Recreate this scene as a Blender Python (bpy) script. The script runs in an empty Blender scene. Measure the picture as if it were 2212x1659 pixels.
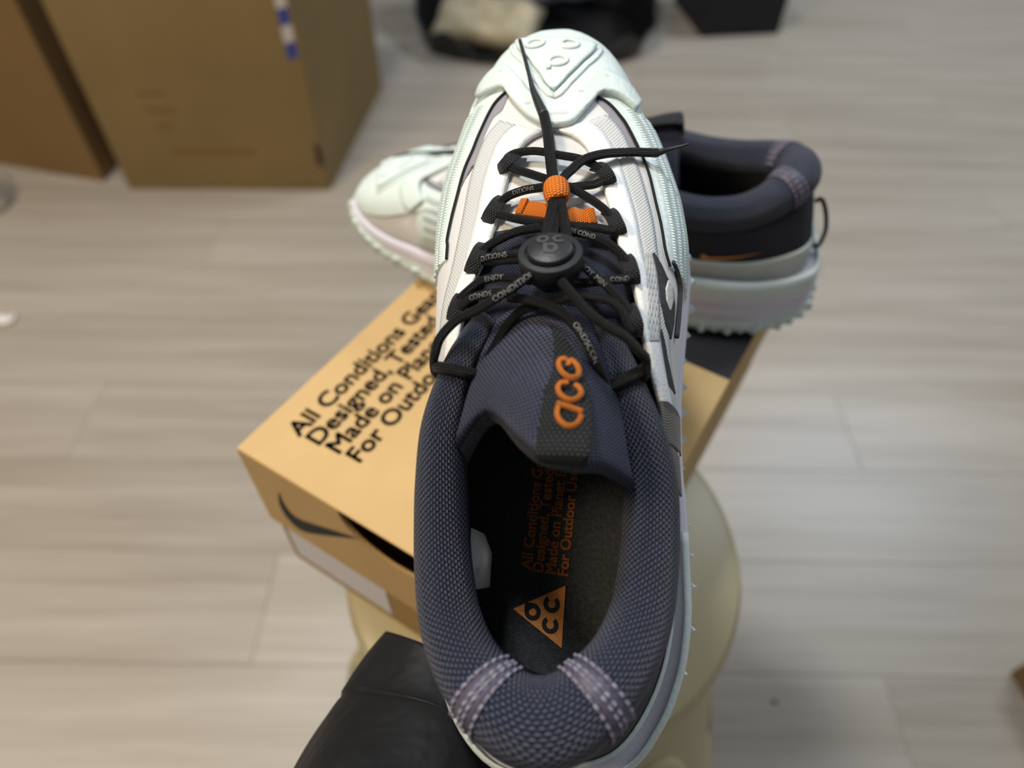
import bpy, bmesh, math, random
from mathutils import Vector, Matrix

random.seed(7)
scene = bpy.context.scene
COL = scene.collection

# ------------------------------------------------------------------ camera
cam_d = bpy.data.cameras.new('camera')
cam = bpy.data.objects.new('camera', cam_d)
COL.objects.link(cam)
PITCH, ROLL, FPX = math.radians(49.5), math.radians(1.0), 1500.0
fw = Vector((0, math.cos(PITCH), -math.sin(PITCH)))
r0 = Vector((1, 0, 0))
u0 = Vector((0, math.sin(PITCH), math.cos(PITCH)))
rr = r0 * math.cos(ROLL) + u0 * math.sin(ROLL)
uu = -r0 * math.sin(ROLL) + u0 * math.cos(ROLL)
mw = Matrix((rr, uu, -fw)).transposed().to_4x4()
mw.translation = (0, 0, .89)
cam.matrix_world = mw
cam_d.sensor_width = 36
cam_d.lens = 36 * FPX / 2212
cam_d.clip_start = .01
cam_d.dof.use_dof = True
cam_d.dof.focus_distance = .245
cam_d.dof.aperture_fstop = 5.2
scene.camera = cam

# ------------------------------------------------------------------ light
scene.view_settings.view_transform = 'Standard'
scene.view_settings.look = 'None'
scene.view_settings.gamma = 1
scene.view_settings.exposure = 0.0
world = bpy.data.worlds.new('room_light')
scene.world = world
world.use_nodes = True
bg = world.node_tree.nodes['Background']
bg.inputs[0].default_value = (.93, .96, 1.0, 1)
bg.inputs[1].default_value = .19


def ceiling_lamp(loc, target, size, power, color):
    d = bpy.data.lights.new('ceiling_lamp', 'AREA')
    d.shape = 'RECTANGLE'
    d.size, d.size_y = size
    d.energy = power
    d.color = color
    o = bpy.data.objects.new('ceiling_lamp', d)
    COL.objects.link(o)
    o.location = loc
    o.rotation_euler = (Vector(target) - Vector(loc)).to_track_quat('-Z', 'Y').to_euler()


ceiling_lamp((-.50, .80, 2.6), (0, .3, .6), (.32, .32), 31, (.95, .98, 1))
ceiling_lamp((-1.25, -.1, 2.1), (-.9, .25, 0), (.5, .5), 30, (1, .80, .55))
ceiling_lamp((1.8, 2.2, 2.5), (1.5, 1.7, 0), (1.2, .5), 48, (.80, .89, 1))


# ------------------------------------------------------------------ materials
class NT:
    """tiny helper for procedural node graphs"""
    def __init__(self, name):
        self.m = bpy.data.materials.new(name)
        self.m.use_nodes = True
        self.t = self.m.node_tree
        self.b = self.t.nodes['Principled BSDF']

    def n(self, kind, **kw):
        x = self.t.nodes.new(kind)
        for k, v in kw.items():
            setattr(x, k, v)
        return x

    def put(self, sock, v):
        if hasattr(v, 'is_output') or hasattr(v, 'links'):
            self.t.links.new(v, sock)
        else:
            sock.default_value = v

    def math(self, op, a, b=0.0, c=None):
        x = self.n('ShaderNodeMath', operation=op)
        self.put(x.inputs[0], a)
        self.put(x.inputs[1], b)
        if c is not None:
            self.put(x.inputs[2], c)
        return x.outputs[0]

    def uv(self):
        s = self.n('ShaderNodeSeparateXYZ')
        self.t.links.new(self.n('ShaderNodeTexCoord').outputs['UV'], s.inputs[0])
        return s.outputs[0], s.outputs[1]

    def obj(self):
        return self.n('ShaderNodeTexCoord').outputs['Object']

    def noise(self, vec, scale, detail=3, rough=.5):
        x = self.n('ShaderNodeTexNoise')
        if vec is not None:
            self.t.links.new(vec, x.inputs['Vector'])
        x.inputs['Scale'].default_value = scale
        x.inputs['Detail'].default_value = detail
        x.inputs['Roughness'].default_value = rough
        return x.outputs[0]

    def mapping(self, vec, scale):
        x = self.n('ShaderNodeMapping')
        self.t.links.new(vec, x.inputs[0])
        x.inputs['Scale'].default_value = scale
        return x.outputs[0]

    def ramp(self, fac, stops):
        x = self.n('ShaderNodeValToRGB')
        self.put(x.inputs[0], fac)
        e = x.color_ramp.elements
        while len(e) < len(stops):
            e.new(.5)
        for el, (p, c) in zip(e, stops):
            el.position = p
            el.color = (*c, 1)
        return x.outputs[0]

    def color(self, v):
        self.put(self.b.inputs['Base Color'], (*v, 1) if isinstance(v, tuple) else v)

    def bump(self, h, dist, strength=1.0):
        x = self.n('ShaderNodeBump')
        self.put(x.inputs['Height'], h)
        x.inputs['Distance'].default_value = dist
        x.inputs['Strength'].default_value = strength
        self.t.links.new(x.outputs[0], self.b.inputs['Normal'])

    def done(self, rough=.6, spec=.4, sheen=0, **kw):
        self.b.inputs['Roughness'].default_value = rough
        self.b.inputs['Specular IOR Level'].default_value = spec
        if sheen:
            self.b.inputs['Sheen Weight'].default_value = sheen
            self.b.inputs['Sheen Roughness'].default_value = .4
        for k, v in kw.items():
            self.b.inputs[k].default_value = v
        return self.m

    def knit(self, cu, cv):
        """staggered rounded cells, one cell cu x cv centimetres"""
        u, v = self.uv()
        b = self.math('DIVIDE', v, cv)
        row = self.math('FLOOR', b)
        half = self.math('MULTIPLY', self.math('PINGPONG', row, 1.0), .5)
        a = self.math('ADD', self.math('DIVIDE', u, cu), half)
        fx = self.math('SUBTRACT', self.math('MULTIPLY', self.math('FRACT', a), 2), 1)
        fy = self.math('SUBTRACT', self.math('MULTIPLY', self.math('FRACT', b), 2), 1)
        hx = self.math('SUBTRACT', 1, self.math('MULTIPLY', fx, fx))
        hy = self.math('SUBTRACT', 1, self.math('MULTIPLY', fy, fy))
        return self.math('MULTIPLY', hx, hy)


def plain(name, col, rough=.6, spec=.4, noise=0.0, scale=60, bump=0.0, bscale=300, **kw):
    t = NT(name)
    if noise:
        f = t.noise(t.obj(), scale, 4)
        lo = tuple(max(0, c * (1 - noise)) for c in col)
        hi = tuple(min(1, c * (1 + noise)) for c in col)
        t.color(t.ramp(f, [(.3, lo), (.7, hi)]))
    else:
        t.color(col)
    if bump:
        t.bump(t.noise(t.obj(), bscale, 3), bump)
    return t.done(rough, spec, **kw)


def knit_mat(name, lo, mid, hi, cu, cv, dist, rough=.55, spec=.5, sheen=.25):
    t = NT(name)
    k = t.knit(cu, cv)
    f = t.noise(t.obj(), 900, 2)
    k2 = t.math('ADD', t.math('MULTIPLY', k, .8), t.math('MULTIPLY', f, .3))
    t.color(t.ramp(k2, [(.15, lo), (.55, mid), (.95, hi)]))
    t.bump(k2, dist)
    return t.done(rough, spec, sheen)


def braid_mat(name, lo, hi, cu, cv, dist):
    t = NT(name)
    u, v = t.uv()
    a = t.math('DIVIDE', u, cu)
    b = t.math('DIVIDE', v, cv)
    s1 = t.math('SINE', t.math('MULTIPLY', t.math('ADD', a, b), 6.2832))
    s2 = t.math('SINE', t.math('MULTIPLY', t.math('SUBTRACT', a, b), 6.2832))
    h = t.math('ADD', t.math('MULTIPLY', t.math('MULTIPLY', s1, s2), .5), .5)
    t.color(t.ramp(h, [(.1, lo), (.9, hi)]))
    t.bump(h, dist)
    return t.done(.5, .3)


def web_mat(name, lo, hi, cu, cv, dist, rough=.6):
    t = NT(name)
    k = t.knit(cu, cv)
    t.color(t.ramp(k, [(.1, lo), (.8, hi)]))
    t.bump(k, dist)
    return t.done(rough, .35)


MT = {}
MT['rubber'] = plain('mint_white_rubber', (.67, .765, .745), .45, .4, .03, 40, .0003, 500)
MT['foam'] = plain('lavender_white_foam', (.70, .69, .79), .5, .35, .03, 60, .0002, 700)
MT['white_mesh'] = knit_mat('white_mesh', (.62, .62, .62), (.77, .775, .78), (.83, .835, .84), .07, .05, .00012, .7, .3, .1)
MT['white_overlay'] = plain('white_overlay', (.80, .83, .83), .55, .35, .02, 50, .0002, 900)
MT['stitch_white'] = web_mat('white_chain_stitch', (.70, .73, .73), (.86, .88, .88), .13, .07, .0004)
MT['rib_white'] = web_mat('white_ribbed_mesh', (.50, .52, .52), (.86, .88, .88), .5, .085, .0006)
MT['grey_mesh'] = web_mat('grey_fine_mesh', (.22, .21, .25), (.45, .43, .47), .05, .05, .0001)
MT['navy_knit'] = knit_mat('navy_knit', (.005, .006, .012), (.020, .025, .055), (.062, .075, .130), .20, .105, .0009, .5, .45, .06)
MT['navy_fine'] = knit_mat('navy_fine_knit', (.006, .007, .014), (.022, .025, .048), (.07, .075, .12), .11, .06, .0004, .55, .35, .05)
MT['navy_flat'] = knit_mat('navy_quarter_cloth', (.008, .008, .014), (.016, .017, .03), (.035, .035, .058), .08, .05, .0002, .6, .3, .03)
MT['lining'] = plain('black_lining', (.012, .012, .014), .8, .2, .2, 400, .0003, 1200)
MT['tongue_lining'] = plain('charcoal_brushed_lining', (.075, .07, .075), .95, .1, .4, 900, .0006, 1500)
MT['insole'] = plain('black_insole_cloth', (.030, .033, .036), .85, .25, .35, 700, .0004, 1500)
MT['lace'] = braid_mat('black_braided_lace', (.002, .002, .0025), (.026, .026, .027), .12, .15, .0009)
MT['webbing'] = web_mat('black_webbing', (.005, .005, .006), (.035, .037, .040), .11, .07, .0006)
MT['tab'] = web_mat('black_tab_webbing', (.005, .006, .007), (.050, .055, .060), .16, .12, .0012)
MT['plastic'] = plain('black_plastic', (.012, .013, .015), .42, .45, .1, 300, .0001, 1500)
MT['emboss'] = plain('grey_embossed_mark', (.05, .052, .056), .55, .4)
MT['orange_web'] = web_mat('orange_webbing', (.55, .12, .008), (.86, .24, .02), .09, .06, .0004, .7)
MT['orange_thread'] = web_mat('orange_embroidery_thread', (.55, .14, .012), (.95, .32, .045), .045, .5, .0006, .5)
MT['orange_print'] = plain('orange_print', (.72, .27, .06), .7, .3, .15, 900)
MT['orange_dim'] = plain('orange_ink', (.55, .17, .035), .75, .3, .15, 900)
MT['print_black'] = plain('black_ink', (.02, .02, .022), .7, .3)
MT['lace_print'] = plain('pale_grey_lace_print', (.24, .25, .26), .7, .3, .4, 1500)
MT['swoosh_grey'] = web_mat('charcoal_ribbed_film', (.025, .027, .028), (.060, .064, .066), .6, .07, .0003)
MT['glitter'] = web_mat('grey_glitter_mesh', (.05, .052, .05), (.23, .23, .21), .09, .09, .0005, .35)
MT['silver'] = plain('silver_grey_film', (.60, .62, .59), .4, .5, .06, 80, .0003, 600)
MT['cream'] = plain('cream_suede', (.62, .58, .54), .85, .2, .06, 200, .0003, 900)
MT['strap'] = plain('lavender_grey_strap', (.075, .07, .105), .5, .45, .1, 500)
MT['thread'] = plain('pale_lavender_thread', (.17, .16, .22), .5, .4)
MT['label_white'] = plain('white_satin_label', (.88, .88, .88), .5, .35)
MT['kraft'] = plain('kraft_board', (.55, .375, .175), .8, .2, .04, 30, .0002, 500)
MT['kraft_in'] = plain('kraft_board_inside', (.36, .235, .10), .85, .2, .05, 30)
MT['kraft_label'] = plain('white_box_label', (.66, .63, .66), .5, .35)
MT['carton'] = plain('brown_carton_board', (.215, .148, .064), .85, .2, .07, 6, .0003, 300)
MT['carton2'] = plain('warm_brown_carton_board', (.21, .128, .052), .85, .2, .07, 6, .0003, 300)
MT['tape_blue'] = plain('blue_tape_print', (.03, .05, .24), .5, .4)
MT['tape_white'] = plain('pale_tape', (.50, .44, .42), .5, .4)
MT['carton_ink'] = plain('faded_brown_ink', (.19, .105, .05), .9, .2)
MT['stool'] = plain('beige_plastic', (.44, .385, .225), .42, .45, .05, 12)
MT['bag'] = plain('black_bag_plastic', (.008, .008, .009), .4, .5, .2, 20, .004, 25)
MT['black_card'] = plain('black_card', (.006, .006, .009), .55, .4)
MT['nylon'] = plain('black_padded_nylon', (.005, .0055, .007), .62, .3, .15, 30, .003, 40)
MT['skin'] = plain('skin', (.55, .33, .24), .55, .4, .06, 60)
MT['beige_pack'] = plain('beige_packet', (.42, .36, .24), .5, .4, .25, 20)
MT['blue_pack'] = plain('grey_blue_packet', (.22, .25, .32), .4, .5, .3, 25)
MT['paper'] = plain('white_paper_scrap', (.75, .72, .66), .8, .2)
MT['chip'] = plain('red_brown_chip', (.25, .09, .05), .8, .2)


def clear_mat():
    t = NT('clear_plastic')
    t.color((.8, .8, .8))
    t.bump(t.noise(t.obj(), 40, 3), .004)
    return t.done(.15, .5, **{'Transmission Weight': .9, 'Alpha': .6})


MT['clear'] = clear_mat()


def plank_mat():
    t = NT('vinyl_plank')
    info = t.n('ShaderNodeObjectInfo')
    vec = t.n('ShaderNodeVectorMath', operation='ADD')
    t.t.links.new(t.n('ShaderNodeTexCoord').outputs['Object'], vec.inputs[0])
    mul = t.n('ShaderNodeVectorMath', operation='SCALE')
    cmb = t.n('ShaderNodeCombineXYZ')
    for i in range(3):
        t.t.links.new(info.outputs['Random'], cmb.inputs[i])
    t.t.links.new(cmb.outputs[0], mul.inputs[0])
    mul.inputs['Scale'].default_value = 37
    t.t.links.new(mul.outputs[0], vec.inputs[1])
    g1 = t.noise(t.mapping(vec.outputs[0], (1.6, 26, 1)), 1.0, 5, .6)
    g2 = t.noise(t.mapping(vec.outputs[0], (5, 150, 1)), 1.0, 3, .6)
    f = t.math('ADD', t.math('MULTIPLY', g1, .75), t.math('MULTIPLY', g2, .25))
    f = t.math('ADD', f, t.math('MULTIPLY', t.math('SUBTRACT', info.outputs['Random'], .5), .12))
    t.color(t.ramp(f, [(.28, (.265, .228, .18)), (.47, (.34, .300, .248)), (.64, (.395, .355, .302))]))
    return t.done(.36, .4)


MT['plank'] = plank_mat()
MT['subfloor'] = plain('plank_joint', (.25, .22, .18), .8, .2)

# ------------------------------------------------------------------ mesh helpers
CTX = {'s': 1.0, 'mir': False}


def tag(o, label, cat, group=None):
    o['label'] = label
    o['category'] = cat
    if group:
        o['group'] = group
    return o


def empty(name, label, cat, mat=None):
    o = bpy.data.objects.new(name, None)
    o.empty_display_size = .02
    COL.objects.link(o)
    if mat is not None:
        o.matrix_world = mat
    return tag(o, label, cat)


def mesh(name, verts, faces, mat, parent=None, uvs=None, smooth=True, label=None, kind=None):
    s, mir = CTX['s'], CTX['mir']
    vs = [((-v[0] if mir else v[0]) * s, v[1] * s, v[2] * s) for v in verts]
    fs = [tuple(reversed(f)) for f in faces] if mir else faces
    me = bpy.data.meshes.new(name)
    me.from_pydata(vs, [], fs)
    if uvs:
        lay = me.uv_layers.new(name='UVMap')
        for lp in me.loops:
            lay.data[lp.index].uv = uvs[lp.vertex_index]
    if smooth:
        me.polygons.foreach_set('use_smooth', [True] * len(me.polygons))
    me.materials.append(MT[mat])
    me.update()
    o = bpy.data.objects.new(name, me)
    COL.objects.link(o)
    if parent is not None:
        o.parent = parent
    if label:
        o['label'] = label
    if kind:
        o['kind'] = kind
    return o


def V(p):
    return Vector(p)


def resample(pts, n):
    """n points evenly spaced along a polyline of tuples of any length"""
    d = [0]
    for a, b in zip(pts, pts[1:]):
        d.append(d[-1] + math.sqrt(sum((x - y) ** 2 for x, y in zip(a, b))) + 1e-9)
    out, i = [], 0
    for k in range(n):
        t = d[-1] * k / (n - 1)
        while i < len(pts) - 2 and d[i + 1] < t:
            i += 1
        f = (t - d[i]) / (d[i + 1] - d[i])
        out.append(tuple(x + (y - x) * f for x, y in zip(pts[i], pts[i + 1])))
    return out


def spline(pts, per=6, closed=False):
    """Catmull-Rom through tuples"""
    n = len(pts)
    out = []
    rng = n if closed else n - 1
    for i in range(rng):
        if closed:
            p = [pts[(i + k - 1) % n] for k in range(4)]
        else:
            p = [pts[max(0, min(n - 1, i + k - 1))] for k in range(4)]
        for j in range(per):
            t = j / per
            out.append(tuple(.5 * (2 * b + (c - a) * t + (2 * a - 5 * b + 4 * c - d) * t * t
                                   + (3 * b - a - 3 * c + d) * t**3) for a, b, c, d in zip(*p)))
    if not closed:
        out.append(tuple(pts[-1]))
    return out


def grid(name, rows, mat, parent=None, thick=0.0, label=None, kind=None, flip=False):
    """lofted sheet through rows of points; thick gives it a back and rims"""
    nr, nc = len(rows), len(rows[0])
    P = [[V(p) for p in r] for r in rows]
    verts, uvs, faces = [], [], []
    cum_v = 0
    mid = nc // 2
    for i in range(nr):
        if i:
            cum_v += (P[i][mid] - P[i - 1][mid]).length
        cu = 0
        for j in range(nc):
            if j:
                cu += (P[i][j] - P[i][j - 1]).length
            verts.append(P[i][j])
            uvs.append((cu, cum_v))
    for i in range(nr - 1):
        for j in range(nc - 1):
            a = i * nc + j
            f = (a, a + 1, a + nc + 1, a + nc)
            faces.append(tuple(reversed(f)) if flip else f)
    if thick:
        base = len(verts)
        for i in range(nr):
            for j in range(nc):
                du = P[i][min(j + 1, nc - 1)] - P[i][max(j - 1, 0)]
                dv = P[min(i + 1, nr - 1)][j] - P[max(i - 1, 0)][j]
                n = du.cross(dv)
                n = n.normalized() if n.length > 1e-12 else Vector((0, 0, 1))
                if flip:
                    n = -n
                verts.append(P[i][j] - n * thick)
                uvs.append(uvs[i * nc + j])
        faces += [tuple(base + k for k in reversed(f)) for f in faces[:(nr - 1) * (nc - 1)]]
        ring = ([j for j in range(nc)] + [i * nc + nc - 1 for i in range(1, nr)]
                + [(nr - 1) * nc + j for j in range(nc - 2, -1, -1)] + [i * nc for i in range(nr - 2, 0, -1)])
        for a, b in zip(ring, ring[1:] + ring[:1]):
            f = (a, base + a, base + b, b)
            faces.append(tuple(reversed(f)) if flip else f)
    return mesh(name, verts, faces, mat, parent, uvs, True, label, kind)


def frames(pts, up0=(0, 0, 1)):
    P = [V(p) for p in pts]
    n = len(P)
    T = [(P[min(i + 1, n - 1)] - P[max(i - 1, 0)]).normalized() for i in range(n)]
    N = V(up0) - T[0] * T[0].dot(V(up0))
    N.normalize()
    Ns = []
    for i in range(n):
        N = N - T[i] * T[i].dot(N)
        N.normalize()
        Ns.append(N.copy())
    return P, T, Ns


def tube(name, pts, r, mat, parent=None, seg=12, per=6, flat=1.0, up=None, label=None, kind=None):
    """round (or flattened) tube along a smooth path; r is a number or a list of radii along the points"""
    if isinstance(r, (list, tuple)):
        q = spline([tuple(p) + (x,) for p, x in zip(pts, r)], per)
        path, rad = [p[:3] for p in q], [p[3] for p in q]
    else:
        path = spline([tuple(p) for p in pts], per) if per > 1 else pts
        rad = [r] * len(path)
    P, T, Ns = frames(path)
    if up is not None:
        for i in range(len(P)):
            n = V(up) - T[i] * T[i].dot(V(up))
            if n.length > 1e-4:
                Ns[i] = n.normalized()
    verts, uvs, faces = [], [], []
    L = 0
    for i in range(len(P)):
        if i:
            L += (P[i] - P[i - 1]).length
        B = T[i].cross(Ns[i])
        for k in range(seg + 1):
            a = 2 * math.pi * k / seg - math.pi / 2
            verts.append(P[i] + B * (math.cos(a) * rad[i]) + Ns[i] * (math.sin(a) * rad[i] * flat))
            uvs.append((L, k / seg * 1.2))
    m = seg + 1
    for i in range(len(P) - 1):
        for k in range(seg):
            a = i * m + k
            faces.append((a, a + m, a + m + 1, a + 1))
    for i, rev in ((0, False), (len(P) - 1, True)):
        f = [i * m + k for k in range(seg)]
        faces.append(tuple(reversed(f)) if rev else tuple(f))
    o = mesh(name, verts, faces, mat, parent, uvs, True, label, kind)
    return o, (P, T, Ns, rad)


def ribbon(name, pts, width, thick, mat, parent=None, side=None, per=6, label=None):
    """flat strap with a rounded rectangular section"""
    path = spline([tuple(p) for p in pts], per) if per > 1 else pts
    P, T, Ns = frames(path)
    sec = [(-.5, -.3), (-.46, -.5), (.46, -.5), (.5, -.3), (.5, .3), (.46, .5), (-.46, .5), (-.5, .3)]
    verts, uvs, faces = [], [], []
    L = 0
    for i in range(len(P)):
        if i:
            L += (P[i] - P[i - 1]).length
        if side is not None:
            B = V(side) - T[i] * T[i].dot(V(side))
            B.normalize()
            N = B.cross(T[i])
        else:
            N = Ns[i]
            B = T[i].cross(N)
        for a, b in sec:
            verts.append(P[i] + B * (a * width) + N * (b * thick))
            uvs.append((a * width, L))
    for i in range(len(P) - 1):
        for k in range(8):
            a, b = i * 8 + k, i * 8 + (k + 1) % 8
            faces.append((a, b, b + 8, a + 8))
    faces.append(tuple(range(7, -1, -1)))
    faces.append(tuple((len(P) - 1) * 8 + k for k in range(8)))
    o = mesh(name, verts, faces, mat, parent, uvs, True, label)
    sharp(o, 50)
    return o


def sharp(o, deg):
    me = o.data
    bm = bmesh.new()
    bm.from_mesh(me)
    bmesh.ops.recalc_face_normals(bm, faces=bm.faces)
    lim = math.radians(deg)
    for e in bm.edges:
        if len(e.link_faces) == 2 and e.calc_face_angle(0) > lim:
            e.smooth = False
    bm.to_mesh(me)
    bm.free()


def lathe(name, prof, origin, axis, mat, parent=None, seg=40, label=None):
    A = V(axis).normalized()
    X = A.orthogonal().normalized()
    Y = A.cross(X)
    verts, faces = [], []
    for r, h in prof:
        for k in range(seg):
            a = 2 * math.pi * k / seg
            verts.append(V(origin) + A * h + X * (r * math.cos(a)) + Y * (r * math.sin(a)))
    for i in range(len(prof) - 1):
        for k in range(seg):
            a, b = i * seg + k, i * seg + (k + 1) % seg
            faces.append((a, b, b + seg, a + seg))
    faces.append(tuple(range(seg - 1, -1, -1)))
    faces.append(tuple((len(prof) - 1) * seg + k for k in range(seg)))
    o = mesh(name, verts, faces, mat, parent, None, True, label)
    sharp(o, 35)
    return o


def box(name, p0, ax, ay, az, mat, parent=None, bevel=0.0, label=None):
    """cuboid from corner p0 with three edge vectors"""
    p0, ax, ay, az = V(p0), V(ax), V(ay), V(az)
    v = [p0 + ax * i + ay * j + az * k for k in (0, 1) for j in (0, 1) for i in (0, 1)]
    f = [(0, 2, 3, 1), (4, 5, 7, 6), (0, 1, 5, 4), (2, 6, 7, 3), (0, 4, 6, 2), (1, 3, 7, 5)]
    o = mesh(name, v, f, mat, parent, None, False, label)
    bm = bmesh.new()
    bm.from_mesh(o.data)
    bmesh.ops.recalc_face_normals(bm, faces=bm.faces)
    if bevel:
        bmesh.ops.bevel(bm, geom=bm.edges[:], offset=bevel, segments=2, affect='EDGES', profile=.5)
    bm.to_mesh(o.data)
    bm.free()
    return o


def text_mesh(txt, size, bold=0.0):
    cu = bpy.data.curves.new('lettering', 'FONT')
    cu.body = txt
    cu.size = size
    cu.resolution_u = 3
    o = bpy.data.objects.new('lettering', cu)
    COL.objects.link(o)
    dg = bpy.context.evaluated_depsgraph_get()
    me = bpy.data.meshes.new_from_object(o.evaluated_get(dg))
    v = [tuple(p.co) for p in me.vertices]
    f = [tuple(p.vertices) for p in me.polygons]
    bpy.data.objects.remove(o)
    bpy.data.meshes.remove(me)
    return v, f


def lettering(name, txt, size, fn, mat, parent, bold=0.0, label=None, squeeze=1.0):
    v, f = text_mesh(txt, size)
    if bold:                               # heavier strokes: the same letters laid with small shifts
        v0, f0, v, f = v, f, [], []
        for dx, dy in ((-1, -1), (1, -1), (1, 1), (-1, 1), (0, 0)):
            b = len(v)
            v += [(p[0] + dx * bold * size, p[1] + dy * bold * size, 0) for p in v0]
            f += [tuple(i + b for i in q) for q in f0]
    return mesh(name, [fn(p[0] * squeeze, p[1]) for p in v], f, mat, parent, None, False, label)


SW_TOP = [(.10, .42), (.075, .31), (.11, .21), (.20, .18), (.35, .22), (.6, .31), (1, .45)]
SW_LOW = [(.10, .42), (.02, .26), (.015, .12), (.09, .03), (.22, .03), (.5, .17), (1, .45)]


def swoosh(name, fn, mat, parent, label=None):
    a, b = resample(spline(SW_TOP, 5), 24), resample(spline(SW_LOW, 5), 24)
    rows = [[fn(*p) for p in a], [fn((p[0] + q[0]) / 2, (p[1] + q[1]) / 2) for p, q in zip(a, b)], [fn(*p) for p in b]]
    return grid(name, rows, mat, parent, 0, label)


def arc_band(name, cx, cy, r_in, r_out, a0, a1, fn, mat, parent, n=20):
    rows = [[fn(cx + r * math.cos(math.radians(a0 + (a1 - a0) * k / n)), cy + r * math.sin(math.radians(a0 + (a1 - a0) * k / n)))
             for k in range(n + 1)] for r in (r_in, (r_in + r_out) / 2, r_out)]
    return grid(name, rows, mat, parent)


# ---- shape of the shoe upper, local centimetres: x right, y heel to toe, z up ----
TY = [0, .3, .8, 1.6, 2.5, 4.2, 6, 8.4, 11, 13, 15, 17, 19, 20.7, 22.5, 24, 25.6, 27.2, 28.5, 29.4, 30, 30.3, 30.4]
TL = [-1.1, -2.0, -2.7, -3.35, -3.8, -4.2, -4.35, -4.4, -4.35, -4.4, -4.6, -4.75, -4.9, -4.95, -4.75, -4.4, -4.0, -3.4, -2.8, -2.1, -1.4, -.8, -.4]
TR = [1.2, 2.3, 3.0, 3.6, 4.1, 4.65, 4.85, 4.85, 4.75, 4.8, 5.0, 5.25, 5.45, 5.35, 5.0, 4.6, 4.0, 3.45, 2.8, 2.1, 1.4, .8, .5]
HY = [0, 9, 11, 13, 15, 17, 19, 21, 23, 25, 26, 27, 28, 28.6, 29.3, 29.8, 30.2, 30.4]
HH = [9.2, 9.2, 9.4, 9.65, 9.45, 8.8, 8.0, 7.4, 6.8, 6.2, 5.95, 5.6, 5.2, 4.9, 4.4, 4.0, 3.6, 3.2]
ZY = [0, 6, 14, 18, 22, 26, 29, 30.4]
Z0 = [3.5, 3.4, 3.2, 2.8, 2.45, 2.4, 2.7, 3.05]
BY = [0, 1, 2.2, 20, 24, 27, 29, 30.4]
B0T = [.55, .2, 0, 0, .25, .75, 1.3, 1.9]
EXPO = .74


def itp(xs, ys, x):
    if x <= xs[0]:
        return ys[0]
    n = len(xs)
    if x >= xs[-1]:
        return ys[-1]
    i = 0
    while xs[i + 1] < x:
        i += 1
    h = xs[i + 1] - xs[i]
    d = (ys[i + 1] - ys[i]) / h
    def slope(k):
        if k == 0 or k == n - 1:
            j = 0 if k == 0 else n - 2
            return (ys[j + 1] - ys[j]) / (xs[j + 1] - xs[j])
        a = (ys[k] - ys[k - 1]) / (xs[k] - xs[k - 1])
        b = (ys[k + 1] - ys[k]) / (xs[k + 1] - xs[k])
        return 0 if a * b <= 0 else 2 * a * b / (a + b)
    m0, m1 = slope(i), slope(i + 1)
    t = (x - xs[i]) / h
    return ((2 * t**3 - 3 * t * t + 1) * ys[i] + (t**3 - 2 * t * t + t) * h * m0
            + (-2 * t**3 + 3 * t * t) * ys[i + 1] + (t**3 - t * t) * h * m1)


def xl(y): return itp(TY, TL, y)
def xr(y): return itp(TY, TR, y)
def ridge(y): return itp(HY, HH, y)
def seam_z(y): return itp(ZY, Z0, y)
def bottom_z(y): return itp(BY, B0T, y)


def upper_pt(y, u, off=0.0):
    """point of the upper: u = -1 left sole seam, 0 ridge, 1 right sole seam"""
    w = max(.15, (xr(y) - xl(y)) / 2 - .22) + off
    c = (xr(y) + xl(y)) / 2
    z0 = seam_z(y)
    s = math.sin(abs(u) * math.pi / 2) ** EXPO * (1 if u >= 0 else -1)
    k = max(0, math.cos(u * math.pi / 2)) ** EXPO
    return (c + w * s, y, z0 + (ridge(y) - z0 + off) * k)


def u_of_x(y, x):
    w = max(.15, (xr(y) - xl(y)) / 2 - .22)
    c = (xr(y) + xl(y)) / 2
    r = min(1, abs(x - c) / w)
    return math.asin(r ** (1 / EXPO)) * 2 / math.pi * (1 if x >= c else -1)


# ------------------------------------------------------------------ floor
fl = box('floor', (-3.2, -1.2, -.03), (6.4, 0, 0), (0, 6.2, 0), (0, 0, .028), 'subfloor')
fl['kind'] = 'structure'
PW, PL = .152, 1.22
plank_me = None
row = 0
y = -.62
while y < 3.6:
    x = -2.9 + (row * .43) % PL - PL
    while x < 2.8:
        if x + PL > -2.6:
            if plank_me is None:
                o = box('plank', (.0003, .0003, 0), (PL - .0006, 0, 0), (0, PW - .0006, 0), (0, 0, .006), 'plank', fl, .0004)
                plank_me = o.data
            else:
                o = bpy.data.objects.new('plank', plank_me)
                COL.objects.link(o)
                o.parent = fl
            o.location = (x, y, -.006)
        x += PL
    y += PW
    row += 1

# ------------------------------------------------------------------ shoe builder
FRONT_Y = 9.2


def throat_x(y):
    return itp([9, 10.5, 12, 13, 14, 15.6, 17, 19, 21, 22.0, 22.7, 23.0], [3.9, 3.78, 3.5, 3.2, 2.98, 2.72, 2.3, 1.95, 1.55, 1.25, .7, .02], y)


def throat_u(y):
    c = (xr(y) + xl(y)) / 2
    return u_of_x(y, c + throat_x(y)) if y < 23 else 0.0


def outline(n=180):
    ys = [30.4 * (1 - math.cos(math.pi * k / 120)) / 2 for k in range(121)]
    pts = [(xl(y), y) for y in reversed(ys)] + [(xr(y), y) for y in ys]
    pts = resample(pts + pts[:1], n + 1)[:-1]
    return pts


def outline_ring(pts, off, zf):
    n = len(pts)
    out = []
    for i in range(n):
        a, b = pts[(i - 3) % n], pts[(i + 3) % n]
        dx, dy = b[0] - a[0], b[1] - a[1]
        l = math.hypot(dx, dy)
        nx, ny = dy / l, -dx / l          # outward for this winding
        o = off(pts[i][1]) if callable(off) else off
        out.append((pts[i][0] + nx * o, pts[i][1] + ny * o, zf(pts[i][1])))
    return out


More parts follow.
